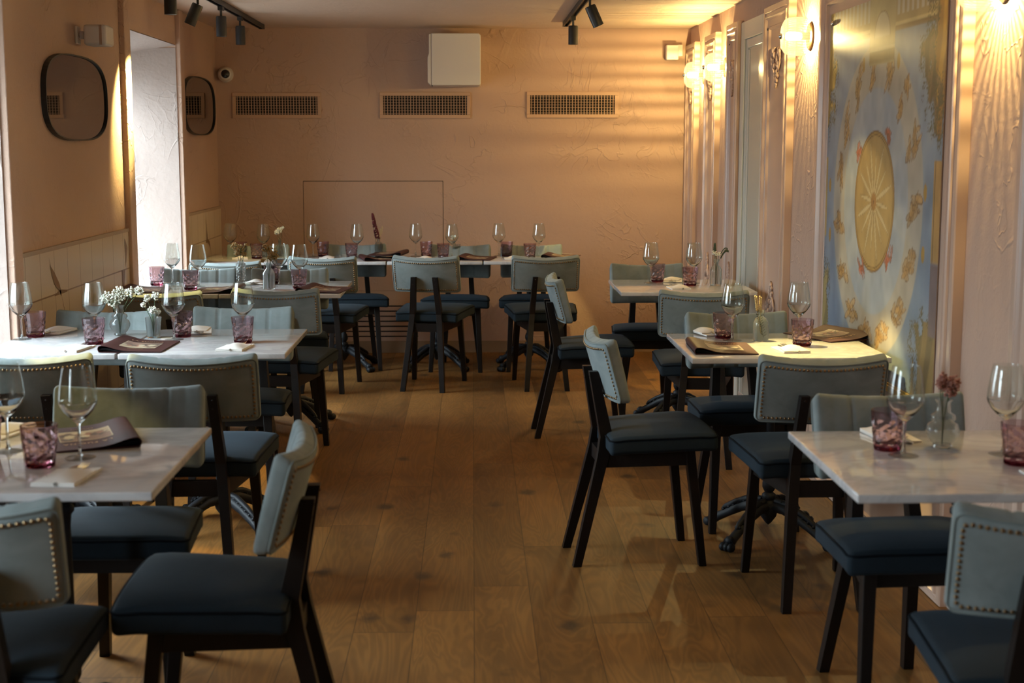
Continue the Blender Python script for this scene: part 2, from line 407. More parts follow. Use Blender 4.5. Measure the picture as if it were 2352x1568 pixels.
def shape_text(txt, size, name, m, parent, loc, rot=(0, 0, 0), fn=None, ext=0.0003):
    cu = D.curves.new(name, 'FONT'); cu.body = txt; cu.size = size; cu.extrude = ext; cu.align_x = 'CENTER'; cu.align_y = 'CENTER'; cu.space_character = 1.25
    cu.resolution_u = 2
    tmp = D.objects.new('tmp_text', cu); COL.objects.link(tmp)
    dg = bpy.context.evaluated_depsgraph_get(); me = D.meshes.new_from_object(tmp.evaluated_get(dg))
    D.objects.remove(tmp); D.curves.remove(cu)
    me.name = name; me.materials.clear(); me.materials.append(m)
    if fn:
        for v in me.vertices: v.co = fn(v.co)
    o = D.objects.new(name, me); COL.objects.link(o); o.parent = parent; o.location = loc; o.rotation_euler = rot
    return o

# ------------------------------------------------------------------ room shell
XL, XR, YB, ZC, YF = -1.82, 1.56, 10.30, 2.32, -3.4
b = MB(); b.box((XL - .8, YF - .1, -0.1), (XR + .3, YB + .2, 0)); struct(b.build('floor', M['floor']))
b = MB(); b.box((XL - .8, YF - .1, ZC), (XR + .3, YB + .2, ZC + .12)); struct(b.build('ceiling', M['ceiling']))
b = MB(); b.box((XL - .8, YF - .12, 0), (XR + .3, YF, ZC)); struct(b.build('wall_front', M['plaster']))
b = MB(); b.box((XR, YF, 0), (XR + .15, YB, ZC)); struct(b.build('wall_right', M['plaster']))
# back wall with a hairline groove round the hatch and seven slots
b = MB(); xa, xb, zt, zb_ = -1.215, -0.213, 1.243, 0.452; g = 0.0022
b.box((XL - .8, YB + .012, 0), (XR + .3, YB + .15, ZC), 1)
b.box((XL - .8, YB, 0), (xa - g, YB + .012, ZC)); b.box((xb + g, YB, 0), (XR + .3, YB + .012, ZC))
b.box((xa - g, YB, zt + g), (xb + g, YB + .012, ZC)); b.box((xa + g, YB, zb_ + g / 2), (xb - g, YB + .012, zt - g))
zz = 0.345
b.box((xa - g, YB, zz), (xb + g, YB + .012, zb_ - g / 2))
for k in range(7):
    z1 = 0.345 - k * 0.037
    b.box((xa - g, YB, z1 - 0.037), (xb + g, YB + .012, z1 - 0.010))
    b.box((-0.40, YB, z1 - 0.010), (xb + g, YB + .012, z1)); b.box((xa - g, YB, z1 - 0.010), (xa + .10, YB + .012, z1))
b.box((xa - g, YB, 0), (xb + g, YB + .012, 0.345 - 7 * 0.037))
struct(b.build('wall_back', [M['plaster'], M['dark']]))
b = MB(); b.box((XL, YB - .012, 0), (1.525, YB, 0.085)); struct(b.build('baseboard_back', M['skirt']))
# left wall: pieces between window openings, splayed reveals
XO = -2.36
def lwall():
    b = MB(); ys = sorted([v for w in WIN for v in w])
    solid = [(YF, WIN[2][0]), (WIN[2][1], WIN[1][0]), (WIN[1][1], WIN[0][0]), (WIN[0][1], YB)]
    for a, c in solid: b.box((XO, a, 0), (XL, c, ZC), 0)
    for a, c in WIN:
        # sill and splayed header
        b.box((XO, a, 0), (XL, c, SILL), 0)
        vs = [(XL, a, HEAD + .02), (XL, c, HEAD + .02), (XO, c, HEAD - .06), (XO, a, HEAD - .06), (XL, a, ZC), (XL, c, ZC), (XO, c, ZC), (XO, a, ZC)]
        b.add(vs, [(0, 1, 2, 3), (7, 6, 5, 4), (0, 3, 7, 4), (1, 5, 6, 2), (0, 4, 5, 1), (3, 2, 6, 7)], 0)
        # reveals: thin rough skins in the paler plaster, on the jambs and the soffit
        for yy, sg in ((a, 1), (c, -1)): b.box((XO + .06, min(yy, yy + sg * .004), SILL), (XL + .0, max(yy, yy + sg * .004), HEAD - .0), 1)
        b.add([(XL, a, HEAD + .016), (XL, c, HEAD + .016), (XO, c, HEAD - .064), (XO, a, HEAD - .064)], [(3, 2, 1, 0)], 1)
    return b
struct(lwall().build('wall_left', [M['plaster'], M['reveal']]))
# raised plaster borders beside each opening
b = MB()
for a, c in WIN:
    for y0, y1 in ((a - .13, a - .004), (c + .004, c + .11)):
        b.rbox((XL - .01, y0, 0), (XL + .03, y1, ZC), .006, (1, 1, 20), 2)
struct(b.build('trim_1', M['plaster'], None, True, 50))
for i, (a, c) in enumerate(WIN):
    t = struct(empty('window_%d' % (i + 1), (-2.33, (a + c) / 2, SILL)))
    h = HEAD - .06 - SILL; w = (c - a) / 2; f = MB()
    for y0, y1, z0, z1 in ((-w, -w + .06, 0, h), (w - .06, w, 0, h), (-.035, .035, 0, h), (-w, w, 0, .06), (-w, w, h - .06, h), (-w, w, h * .68, h * .68 + .04)):
        f.box((-.03, y0, z0), (.03, y1, z1))
    f.build('window_frame', M['doorpaint'], t)
    g_ = MB(); g_.box((-.003, -w + .05, .05), (.003, w - .05, h - .05)); g_.build('pane', M['pane'], t)
# tiles (with leaf-shaped marks) and their cap, on the two pieces of left wall in view and the one nearer the camera
def leaf(b, pts):
    x = XL + .0135
    b.add([(x, p[0], p[1]) for p in pts], [tuple(range(len(pts)))], 1)
b = MB()
for y0, y1 in ((5.72, 7.53), (9.07, 10.30), (2.67, 4.06)):
    b.box((XL, y0, 0), (XL + .012, y1, 1.05), 0)
    b.box((XL, y0, 1.05), (XL + .016, y1, 1.068), 2)
def YZ(lst): return lst
leaf(b, [(6.105, 1.03), (6.13, .985), (6.18, .955), (6.245, .90), (6.262, .875), (6.275, .84), (6.235, .87), (6.17, .905), (6.14, .945)])
leaf(b, [(6.27, .845), (6.275, .84), (6.33, .74), (6.345, .66), (6.345, .60), (6.338, .66), (6.322, .74)])
leaf(b, [(6.16, .853), (6.36, .853), (6.36, .862), (6.27, .872), (6.22, .868)])
leaf(b, [(7.44, 1.02), (7.455, 1.01), (7.49, .97), (7.46, .90), (7.43, .865), (7.45, .93), (7.44, .97)])
leaf(b, [(7.36, .856), (7.43, .862), (7.39, .74), (7.375, .70), (7.365, .76)])
leaf(b, [(9.72, 1.03), (9.735, .94), (9.76, .865), (9.83, .845), (9.90, .70), (9.84, .80), (9.76, .84), (9.68, .845), (9.72, .865)])
struct(b.build('trim_2', [M['tile'], M['tileink'], M['tiletrim']]))

# ------------------------------------------------------------------ right wall: lacquered panels, door
def sweep_panel(name, y0, y1, z0, z1, frame=.115, field=.022):
    """pilaster panel on the right wall, profile swept round its edge: (inset, height from wall)"""
    prof = [(0, 0), (0, .034), (.004, .038), (.030, .038), (.034, .033), (.046, .033), (.050, .041), (.058, .043), (.064, .036), (.070, .030), (frame - .012, .030), (frame - .008, .034), (frame, .034), (frame + .006, field)]
    vs = []; fs = []
    for ins, h in prof:
        x = XR - h
        vs += [(x, y0 + ins, z0 + (ins if z0 > .02 else ins * .6)), (x, y1 - ins, z0 + (ins if z0 > .02 else ins * .6)), (x, y1 - ins, z1 - ins), (x, y0 + ins, z1 - ins)]
    for k in range(len(prof) - 1):
        for i in range(4): a = k * 4; fs.append((a + i, a + 4 + i, a + 4 + (i + 1) % 4, a + (i + 1) % 4))
    e = 4 * (len(prof) - 1); fs.append((e + 3, e + 2, e + 1, e))
    b = MB(); b.add(vs, fs); return struct(b.build(name, M['panel']))
def ornament(parent, y, z0, z1, up, w=.09):
    """carved leaf spray: leaves, scrolls and berries narrowing to a point"""
    b = MB(); rnd = random.Random(int(y * 100)); h = z1 - z0; X0 = XR - .024
    for k in range(26):
        t = k / 25; z = z0 + h * (t if up else 1 - t); ww = w / 2 * (1 - t) ** .8
        for sgn in (-1, 1):
            yy = y + sgn * ww * rnd.uniform(.25, 1.0); r = .006 + .008 * (1 - t) * rnd.random()
            b.ball((X0 - .006, yy, z), r, 1, 0, (1.1, .8, 1.6))
    for sgn in (-1, 1):
        pts = [(X0 - .008, y + sgn * (w * .18 + w * .28 * math.sin(u * 3.0) * (1 - u * .5)), (z0 + h * u * .6) if up else (z1 - h * u * .6)) for u in [i / 8 for i in range(9)]]
        b.tube(pts, [.004 + .004 * (1 - i / 8) for i in range(9)], 6)
    return b.build('carved_ornament', M['panel'], parent, True)
def screw(parent, y, z):
    b = MB(); T = Matrix.Translation((XR - .031, y, z)) @ Matrix.Rotation(-PI / 2, 4, 'Y')
    b.lathe([(0.0001, .006), (.005, .005), (.007, .001), (.007, 0)][::-1], 10, T); return b.build('screw', M['black'], parent, True)
PAN = [(9.87, 10.285, 2.20), (9.03, 9.46, 2.20), (8.285, 8.65, 2.205), (6.945, 7.54, 2.205), (4.46, 6.33, 2.21), (2.2, 3.97, 2.21), (-.2, 1.7, 2.21)]
for i, (a, c, z1) in enumerate(PAN):
    p = sweep_panel('trim_%d' % (i + 3), a, c, 0.0, z1, .095 if c - a < .5 else .115)
    if i < 4:
        m_ = (a + c) / 2
        ornament(p, m_, 1.79, 1.98, False, (c - a) * .42); ornament(p, m_, .62, .80, True, (c - a) * .38)
        screw(p, c - .09, z1 - .115); screw(p, a + .09, z1 - .115)
b = MB(); b.box((XR - .012, -.2, 0), (XR, 10.28, .075)); struct(b.build('baseboard_right', M['skirtw']))
# door with frame in the right wall
t = struct(empty('door_1', (XR, 7.91, 0)))
b = MB()
for ins, h, w in ((0, .020, .10), (.10, .010, .05)):
    y0, y1, z1 = -.35 + ins, .35 - ins, 2.19 - ins
    b.box((-h, y0, 0), (.01, y0 + w, z1)); b.box((-h, y1 - w, 0), (.01, y1, z1)); b.box((-h, y0 + w, z1 - w), (.01, y1 - w, z1))
bevel(b.build('door_frame', M['doorpaint'], t), .004)
b = MB(); b.box((-.004, -.2, .0), (.01, .2, 2.04)); b.build('door_panel', M['doorslab'], t)
b = MB(); b.box((-.006, .15, 0), (-.003, .20, 2.03)); b.build('door_edge_strip', M['doorpaint'], t)

# mural on the wide panel: generic sky with ring, gilded disc, cornice, drapery
def mural():
    ny, nz = 250, 230; Y0, Y1, Z0, Z1 = 4.64, 6.16, .60, 2.05
    u = np.linspace(Y1, Y0, ny + 1); v = np.linspace(Z0, Z1, nz + 1)
    Yg, Zg = np.meshgrid(u, v)   # [nz+1, ny+1]
    rng = np.random.RandomState(3)
    def sn(sx, sy, seed):      # smooth noise
        r = np.random.RandomState(seed); g = r.rand(sy + 2, sx + 2)
        X = np.linspace(0, sx, ny + 1); Yy = np.linspace(0, sy, nz + 1); xi = X.astype(int).clip(0, sx); yi = Yy.astype(int).clip(0, sy)
        fx = X - xi; fy = (Yy - yi)[:, None]; fx = fx * fx * (3 - 2 * fx); fy = fy * fy * (3 - 2 * fy)
        return (g[yi][:, xi] * (1 - fx) + g[yi][:, xi + 1] * fx) * (1 - fy) + (g[yi + 1][:, xi] * (1 - fx) + g[yi + 1][:, xi + 1] * fx) * fy
    n1 = sn(9, 5, 1) * .6 + sn(22, 14, 2) * .4; n2 = sn(40, 26, 4)
    C = np.zeros((nz + 1, ny + 1, 3))
    blue = np.array([.135, .20, .29]); pale = np.array([.40, .43, .45]); cream = np.array([.52, .45, .33])
    def over(mask, col):
        nonlocal C; mk = np.clip(mask, 0, 1)[..., None]; C = C * (1 - mk) + np.array(col) * mk
    C[:] = blue; over(n1 * .75, pale)
    cyy, czz = 5.42, 1.285
    r = np.hypot(Yg - cyy, Zg - czz); th = np.arctan2(Zg - czz, Yg - cyy)
    S = lambda e, w: np.clip(.5 - e / w, 0, 1)
    over(S(r - .60, .01) * .75, cream * (.85) + .0); over(S(r - .43, .01) * .95, (.29, .34, .40)); over(S(r - .43, .01) * n1 * .7, (.44, .45, .43))
    # light beams
    over(S(np.abs(np.mod(th * 4 / PI + .3, 1) - .5) - .18, .1) * S(r - .62, .05) * .18, (.6, .58, .48))
    # gilded disc with rim and star
    over(S(r - .270, .004), (.22, .12, .035)); over(S(r - .262, .004), (.42, .28, .09)); over(S(r - .256, .003), (.20, .12, .035)); over(S(r - .250, .004), (.44, .31, .12))
    over(S(r - .250, .004) * n1 * .5, (.32, .21, .08))
    for k in range(16):
        a = k * PI / 8 + .1; d = np.abs(np.angle(np.exp(1j * (th - a)))); L = .245 if k % 2 else .2
        over(S(d - .16 * (1 - r / L), .02) * S(r - L, .01) * .6, (.60, .52, .33))
        over(S(np.abs(d - .16 * (1 - r / L)) * r - .0012, .002) * S(r - L, .01) * .6, (.22, .14, .05))
    over(S(r - .035, .004), (.33, .18, .05)); over(S(r - .006, .004), (.15, .07, .02))
    # ochre figures spread round the ring (loose clusters of strokes)
    def fig(y, z, s, ang, col, n=9):
        for k in range(n):
            a = rng.uniform(0, 6.28); dd = rng.rand() ** .6 * s; fy, fz = dd * .42 * math.cos(a), dd * math.sin(a) * 1.0
            y1 = y + fy * math.cos(ang) - fz * math.sin(ang); z1 = z + fy * math.sin(ang) + fz * math.cos(ang)
            ea = ang + rng.uniform(-.9, .9); a1 = s * rng.uniform(.10, .2); b1 = s * rng.uniform(.3, .55)
            dy = Yg - y1; dz = Zg - z1; p = dy * math.cos(ea) + dz * math.sin(ea); q_ = -dy * math.sin(ea) + dz * math.cos(ea)
            e = np.hypot(p / a1, q_ / b1); over(S(e - 1, .35) * .62, np.array(col) * rng.uniform(.75, 1.2)); over(S(np.abs(e - 1) - .10, .12) * .75, (.15, .075, .025))
    for k in range(15):
        a = k * 2 * PI / 15 + .2; fig(cyy + .515 * math.cos(a), czz + .515 * math.sin(a), .085, a * .3, (.42, .26, .09), 12)
    for a in (.75, 2.2, 3.9, 5.2): fig(cyy + .30 * math.cos(a), czz + .30 * math.sin(a), .06, a, (.45, .13, .06), 10)
    # cornice above, with the central bracket
    over(S(1.93 - Zg, .004), (.33, .25, .12)); over(S(np.mod((Yg) * 18, 1) - .5, .2) * S(1.965 - Zg, .004), (.42, .38, .32)); over(S(np.abs(Zg - 1.935) - .006, .004), (.50, .40, .20)); over(S(np.abs(Zg - 1.918) - .008, .004), (.20, .13, .06))
    br = S(np.abs(Yg - 5.38) - .165, .004) * S(1.80 - Zg, .004); over(br, (.36, .29, .15)); over(br * S(np.abs(Zg - 1.83) - .02, .004), (.18, .12, .05))
    over(br * S(np.abs(Zg - 1.86) - .006, .003), (.5, .42, .25)); over(S(np.hypot((Yg - 5.38) / .10, (Zg - 1.905) / .09) - 1, .05) * S(1.90 - Zg, .004), (.46, .40, .28))
    over(S(np.abs(np.hypot((Yg - 5.38) / .10, (Zg - 1.905) / .09) - 1) - .03, .05) * S(1.90 - Zg, .004), (.2, .13, .06))
    # drapery and foliage in the corners
    def corner(yc, zc, sy, sz, col, dk):
        e = np.hypot((Yg - yc) / sy, (Zg - zc) / sz) + (n2 - .5) * .9; over(S(e - 1, .08), col); over(S(e - 1, .08) * S(np.sin((Yg - yc) * 60 + (Zg - zc) * 14 + n1 * 4), .8) * .6, dk)
        e2 = e + (rng.rand(nz + 1, ny + 1) - .5) * .5; over(S(np.abs(e2 - 1.05) - .09, .02), (.10, .09, .04))
    corner(6.16, 1.82, .10, .22, (.48, .34, .08), (.20, .13, .04)); corner(4.68, 1.80, .16, .22, (.20, .14, .07), (.08, .06, .04)); corner(4.64, 1.95, .10, .35, (.42, .25, .05), (.2, .1, .03))
    corner(6.16, .78, .09, .20, (.42, .33, .14), (.15, .12, .05)); corner(4.68, .72, .17, .20, (.26, .18, .07), (.09, .07, .04))
    over(S(np.abs(Zg - 1.28) - .17, .003) * S(Yg - 4.715, .003), (.42, .26, .09)); over(S(1.12 - 0 - Zg + 0, .0) * 0, (0, 0, 0))
    over(S(Zg - 1.105, .003) * S(.86 - Zg, .003) * S(Yg - 4.715, .003), (.17, .13, .14)); over(S(np.abs(Zg - 1.28) - .17, .003) * S(Yg - 4.715, .003) * S(np.abs(Yg - 4.70) - .004, .002), (.12, .07, .03))
    over(S(np.abs(Zg - 1.28) - .17, .003) * S(6.135 - Yg, .003), (.45, .32, .12))
    for y, z in ((6.09, 1.33), (6.07, 1.12), (4.80, 1.34), (4.80, 1.13), (5.66, .73), (5.25, .70), (5.62, 1.81), (5.16, 1.80)): over(S(np.hypot((Yg - y) / .018, (Zg - z) / .03) - 1, .1), (.35, .22, .05))
    over(S(Zg - .632, .004), (.50, .33, .09)); over(S(np.abs(Zg - .632) - .004, .002), (.15, .09, .03)); over(S(np.abs(Zg - .615) - .003, .002), (.25, .15, .04))
    C = np.clip(C * (.9 + .2 * n2[..., None]), 0, 1) ** 1.12
    X = XR - .026
    vs = [(0.0, float(Yg[i, j]) - 5.4, float(Zg[i, j]) - .6) for i in range(nz + 1) for j in range(ny + 1)]
    fs = [(i * (ny + 1) + j, (i + 1) * (ny + 1) + j, (i + 1) * (ny + 1) + j + 1, i * (ny + 1) + j + 1) for i in range(nz) for j in range(ny)]
    root = empty('wall_mural', (X - .0015, 5.40, .60))
    me = D.meshes.new('painted_sheet'); me.from_pydata(vs, [], fs); me.materials.append(M['painted'])
    ca = me.color_attributes.new('Col', 'FLOAT_COLOR', 'POINT'); ca.data.foreach_set('color', np.concatenate([C.reshape(-1, 3), np.ones(((ny + 1) * (nz + 1), 1))], 1).astype(np.float32).ravel())
    o = D.objects.new('painted_sheet', me); COL.objects.link(o); o.parent = root
    b = MB(); b.box((.0003, -.76, 0), (.0035, .76, 1.45)); b.build('backing_board', M['slat'], root)
    for y in (6.12, 4.68):
        b = MB(); T = Matrix.Translation((-.001, y - 5.40, 1.41)) @ Matrix.Rotation(-PI / 2, 4, 'Y'); b.lathe([(.011, 0), (.011, .003), (.006, .008), (.0005, .009)], 12, T); b.build('round_screw', M['chrome'], root, True)
    b = MB(); b.box((-.010, -.76, .002), (-.0005, .76, .024)); b.box((-.006, -.76, .024), (-.0005, .76, .032)); b.build('gilded_edge', M['gold'], root)
    tag(root, 'tall printed mural of a pale blue sky with a gilded disc and ochre figures', 'mural')
mural()

# ------------------------------------------------------------------ sconces
def sconce():
    root = empty('wall_sconce', (0, 0, 0)); R_ = Matrix.Rotation(-PI / 2, 4, 'Y')   # local z -> -X
    b = MB(); b.lathe([(.062, 0), (.062, .008), (.058, .011), (.0005, .011)], 40, R_); b.build('wall_plate', M['brass'], root, True, 40)
    b = MB(); b.lathe([(.016, .011), (.016, .040), (.013, .044), (.0005, .044)], 20, R_); b.build('lamp_holder', M['brass'], root, True, 40)
    prof = [(.080, .022), (.086, .030), (.0875, .050), (.087, .080), (.083, .105), (.074, .122), (.055, .132), (.030, .136), (.012, .137)]
    b = MB()
    n = 160; vs = []; fs = []
    for r, z in prof:
        for i in range(n):
            a = 2 * PI * i / n; rr = r * (1 + .010 * math.cos(40 * a)); p = R_ @ Vector((rr * math.cos(a), rr * math.sin(a), z)); vs.append(tuple(p))
    for k in range(len(prof) - 1):
        for i in range(n): fs.append((k * n + i, k * n + (i + 1) % n, (k + 1) * n + (i + 1) % n, (k + 1) * n + i))
    b.add(vs, fs); b.build('glass_shade', M['lampglass'], root, True)
    b = MB(); b.lathe([(.009, .128), (.013, .133), (.014, .140), (.011, .147), (.0005, .150)], 16, R_); b.build('end_knob', M['chrome'], root, True)
    b = MB(); b.lathe([(.012, .044), (.019, .055), (.020, .085), (.021, .105), (.014, .116), (.0005, .119)], 20, R_); b.build('bulb', M['bulb'], root, True)
    return root
SY = [(9.66, 1.965, 'first'), (8.84, 1.972, ''), (6.636, 1.995, ''), (4.215, 1.975, '')]
SL = ['ribbed glass wall lamp glowing nearest the back wall', 'ribbed glass wall lamp glowing beside the narrow panel left of the door',
      'round ribbed glass wall lamp glowing just left of the blue mural', 'ribbed glass wall lamp right of the mural cut by the top of the frame']
s0 = sconce()
for i, ((y, z, _), lb) in enumerate(zip(SY, SL)):
    s = s0 if i == 0 else copy_tree(s0)
    s.location = (XR, y, z); tag(s, lb, 'wall lamp', 'ribbed glass wall lamps')
    add_light('sconce_bulb_light', 'POINT', (XR - .078, y, z), 52, WARM, shadow_soft_size=.003)

# ------------------------------------------------------------------ ceiling track lights
def rail(x, y0, y1, label):
    t = empty('ceiling_track', (x, (y0 + y1) / 2, ZC)); h = (y1 - y0) / 2
    b = MB(); b.box((-.018, -h, -.030), (-.011, h, 0)); b.box((.011, -h, -.030), (.018, h, 0)); b.box((-.011, -h, -.012), (.011, h, 0)); b.build('rail', M['black'], t)
    b = MB(); b.box((-.019, h, -.031), (.019, h + .012, 0)); b.box((-.019, -h - .012, -.031), (.019, -h, 0)); b.build('end_cap', M['black'], t)
    tag(t, label, 'track', 'ceiling light tracks')
rail(-1.445, 2.5, 10.02, 'black lighting track on the ceiling above the left tables'); rail(.63, 2.5, 9.76, 'black lighting track on the ceiling towards the right wall')
def spot(x, y, tilt, az, label, power=0, aim=None, size=26, blend=.35):
    t = empty('track_spotlight', (x, y, ZC - .030))
    b = MB(); b.box((-.014, -.03, -.022), (.014, .03, 0)); b.lathe([(.007, -.055), (.007, -.02)], 10); b.build('adapter', M['black'], t)
    R_ = Matrix.Translation((0, 0, -.055)) @ Matrix.Rotation(az, 4, 'Z') @ Matrix.Rotation(tilt, 4, 'Y')
    b = MB(); b.lathe([(.024, -.112), (.030, -.115), (.030, -.008), (.027, 0), (.0005, 0)], 24, R_); b.lathe([(.0005, -.105), (.024, -.105)], 24, R_); b.build('lamp_head', M['black'], t, True, 40)
    b = MB(); b.lathe([(.0005, -.108), (.023, -.108), (.023, -.106), (.0005, -.106)], 20, R_); b.build('lens', M['lens'], t, True, 40)
    tag(t, label, 'spotlight', 'black track spotlights')
    if power:
        p = Vector((x, y, ZC - .085)) + (Matrix.Rotation(az, 3, 'Z') @ Matrix.Rotation(tilt, 3, 'Y')) @ Vector((0, 0, -.125))
        if aim is None: d = (Matrix.Rotation(az, 3, 'Z') @ Matrix.Rotation(tilt, 3, 'Y')) @ Vector((0, 0, -1))
        else: d = Vector(aim) - p
        add_light('track_spot_beam', 'SPOT', p, power * 1.35, SPOTC, d.to_track_quat('-Z', 'Y').to_euler(), spot_size=math.radians(size), spot_blend=blend, shadow_soft_size=.015)
GL = 'black cylinder spotlight '
spot(-1.445, 9.10, 0, 0, GL + 'at the far end of the left track', 35, (-1.50, 9.55, .8), 26)
spot(-1.445, 8.42, 0, 0, GL + 'second from the far end of the left track', 30, (-1.45, 7.5, .8), 22)
spot(-1.445, 7.72, .42, 0, GL + 'tilted, third from the far end of the left track', 480, (-1.82, 7.58, 1.72), 44, 1.0)
spot(-1.445, 7.02, 0, 0, GL + 'on the left track, cut by the top of the frame', 270, (-1.28, 6.38, .3), 28)
spot(.63, 9.02, 0, 0, GL + 'hanging straight at the far end of the right track', 70, (.60, 9.80, .78), 18)
spot(.63, 7.75, .42, PI, GL + 'tilted right, second on the right track', 130, (1.38, 9.0, 0), 20)
spot(.63, 6.30, .55, PI, GL + 'on the right track, just at the top edge of the frame', 40, (1.50, 5.45, 1.0), 34)

spot(.63, 5.65, .45, PI, GL + 'on the right track above the mural table, out of the picture', 300, (1.26, 5.20, .75), 23)
spot(-1.445, 4.55, .1, 0, GL + 'on the left track above the second left table, out of the picture', 190, (-1.15, 4.85, 0), 22)
spot(-1.445, 3.05, .1, 0, GL + 'on the left track above the front left table, out of the picture', 40, (-1.0, 4.05, 0), 24)

# ------------------------------------------------------------------ mirrors, speaker, cameras, vents
def mirror(y, z, w, h, label):
    t = empty('wall_mirror', (XL + .001, y, z))
    def outline(sx, n=72):
        pts = []
        for i in range(n):
            a = 2 * PI * i / n; e = 3.0; c, s_ = math.cos(a), math.sin(a)
            rr = (abs(c) ** e + abs(s_) ** e) ** (-1 / e)
            pts.append((rr * c * (w / 2 + sx), rr * s_ * (h / 2 + sx)))
        return pts
    T = Matrix(((0, 0, 1, 0), (1, 0, 0, 0), (0, 1, 0, 0), (0, 0, 0, 1)))
    o_, i_ = outline(.0), outline(-.006); n = len(o_); b = MB()
    vs = [(x, y_, 0) for x, y_ in o_] + [(x, y_, .026) for x, y_ in o_] + [(x, y_, .026) for x, y_ in i_] + [(x, y_, .016) for x, y_ in i_]
    fs = []
    for k in range(3):
        for i in range(n): fs.append((k * n + i, k * n + (i + 1) % n, k * n + n + (i + 1) % n, k * n + n + i))
    b.add(vs, fs, 0, T); b.build('mirror_frame', M['black'], t)
    b = MB(); b.prism(outline(-.0055), .002, .017, 0, T); b.build('mirror_glass', M['mirror'], t)
    tag(t, label, 'mirror', 'rounded black framed mirrors')
mirror(6.64, 1.712, 1.0, .385, 'rounded dark mirror above the tiles on the nearer piece of left wall')
D.objects['wall_mirror'].rotation_euler.z = math.radians(-.35)
mirror(9.60, 1.755, 1.05, .38, 'rounded dark mirror on the left wall next to the back corner')
t = empty('wall_speaker', (XL, 6.73, 2.00))  # small loudspeaker on its wall bracket
b = MB(); b.box((0, -.03, -.04), (.012, .03, .04)); bevel(b.build('mounting_plate', M['white'], t))
b = MB(); b.tube([(.012, 0, 0), (.03, .0, 0), (.045, .01, .0)], .010, 8); b.box((.018, -.012, -.018), (.034, .012, .018)); b.build('bracket', M['white'], t)
b = MB(); b.rbox((.045, -.055, -.048), (.15, .09, .046), .014, (2, 2, 2), 3); b.build('speaker_body', M['white'], t, True, 45)
b = MB(); b.box((.118, -.057, -.046), (.130, -.050, .044)); b.build('grey_band', M['slat'], t)
tag(t, 'small whitish loudspeaker on a swivel bracket above the nearer mirror', 'loudspeaker')
t = empty('security_camera', (-1.80, 10.28, 1.995)); R_ = Matrix.Rotation(PI / 2, 4, 'X') @ Matrix.Rotation(.15, 4, 'Y')
b = MB(); b.lathe([(.055, -.01), (.055, .012), (.050, .022), (.046, .03)], 32, R_); b.lathe([(.046, .02), (.048, .045), (.040, .066), (.028, .070)], 32, R_); b.build('housing', M['white'], t, True, 40)
b = MB(); b.lathe([(.030, .055), (.030, .074), (.024, .078), (.0005, .080)], 28, R_); b.build('lens_dome', mat('black_lens', (.01, .01, .012), .08), t, True, 40)
t.location = (-1.745, 10.29, 1.995)
tag(t, 'round white dome security camera in the back left corner', 'security camera')
t = empty('motion_sensor', (1.44, 10.25, 2.155))
b = MB(); b.rbox((-.065, -.045, -.058), (.02, .035, .045), .006, (1, 1, 1), 2); b.build('sensor_body', M['white'], t, True, 45)
b = MB(); b.rbox((.022, -.005, -.03), (.055, .048, .05), .004, (1, 1, 1), 2); b.build('sensor_bracket', M['white'], t, True, 45)
b = MB(); b.box((-.035, -.0465, -.041), (-.012, -.0448, -.039)); b.build('printed_mark', M['inkgrey'], t)
tag(t, 'small square white sensor box high in the back right corner', 'sensor')
t = empty('wall_unit', (-.115, 10.30, 2.085))
b = MB(); b.prism([(-.165, -.175), (.165, -.175), (.175, -.165), (.175, .165), (.160, .178), (-.165, .178)], -.0, .30, 0, Matrix.Translation((0, 0, 0)) @ Matrix.Rotation(PI / 2, 4, 'X')); bevel(b.build('casing', M['white'], t), .006)
b = MB(); b.prism([(-.192, -.155), (-.169, -.175), (-.169, .176), (-.182, .170), (-.182, .04), (-.192, .015)], .002, .295, 0, Matrix.Rotation(PI / 2, 4, 'X')); bevel(b.build('side_cover', M['white'], t), .002)
b = MB(); b.box((-.1692, -.292, -.174), (-.1650, -.02, .176)); b.build('seam', M['slat'], t)
b = MB(); b.ball((-.162, -.29, -.178), .005); b.build('drain_nub', M['black'], t)
tag(t, 'white boxy appliance casing mounted high on the middle of the back wall', 'wall unit')
t.location = (-.115, 10.298, 2.085)
def vent(x0, x1, z0, z1, label):
    t = empty('air_vent', ((x0 + x1) / 2, YB, (z0 + z1) / 2)); w = (x1 - x0) / 2; h = (z1 - z0) / 2; m_ = .026
    b = MB()
    for a, c, d, e in ((-w, w, h - m_, h), (-w, w, -h, -h + m_), (-w, -w + m_, -h + m_, h - m_), (w - m_, w, -h + m_, h - m_)): b.box((a, -.012, d), (c, 0, e))
    bevel(b.build('frame', M['ventpaint'], t), .003)
    b = MB(); n = 29
    for k in range(n):
        x = -w + m_ + (2 * w - 2 * m_) * (k + .5) / n; b.box((x - .0022, -.009, -h + m_), (x + .0022, -.002, h - m_))
    b.build('vertical_slats', M['ventpaint'], t)
    b = MB()
    for k in range(7):
        z = -h + m_ + (2 * h - 2 * m_) * (k + .5) / 7; b.box((-w + m_, -.002, z - .0015), (w - m_, .000, z + .0015))
    b.build('horizontal_slats', M['slat'], t)
    b = MB(); b.box((-w + m_, -.0004, -h + m_), (w - m_, .0002, h - m_)); b.build('duct_opening', M['dark'], t)
    t.location.y = YB - .0005
    tag(t, label, 'air vent', 'air vents across the back wall')
vent(-1.705, -1.075, 1.688, 1.868, 'painted air vent grille on the back wall, the left one near the corner')
vent(-.66, -.012, 1.688, 1.873, 'painted air vent grille on the back wall under the white box')
vent(.388, 1.045, 1.692, 1.877, 'painted air vent grille on the back wall, the right one by the lamps')

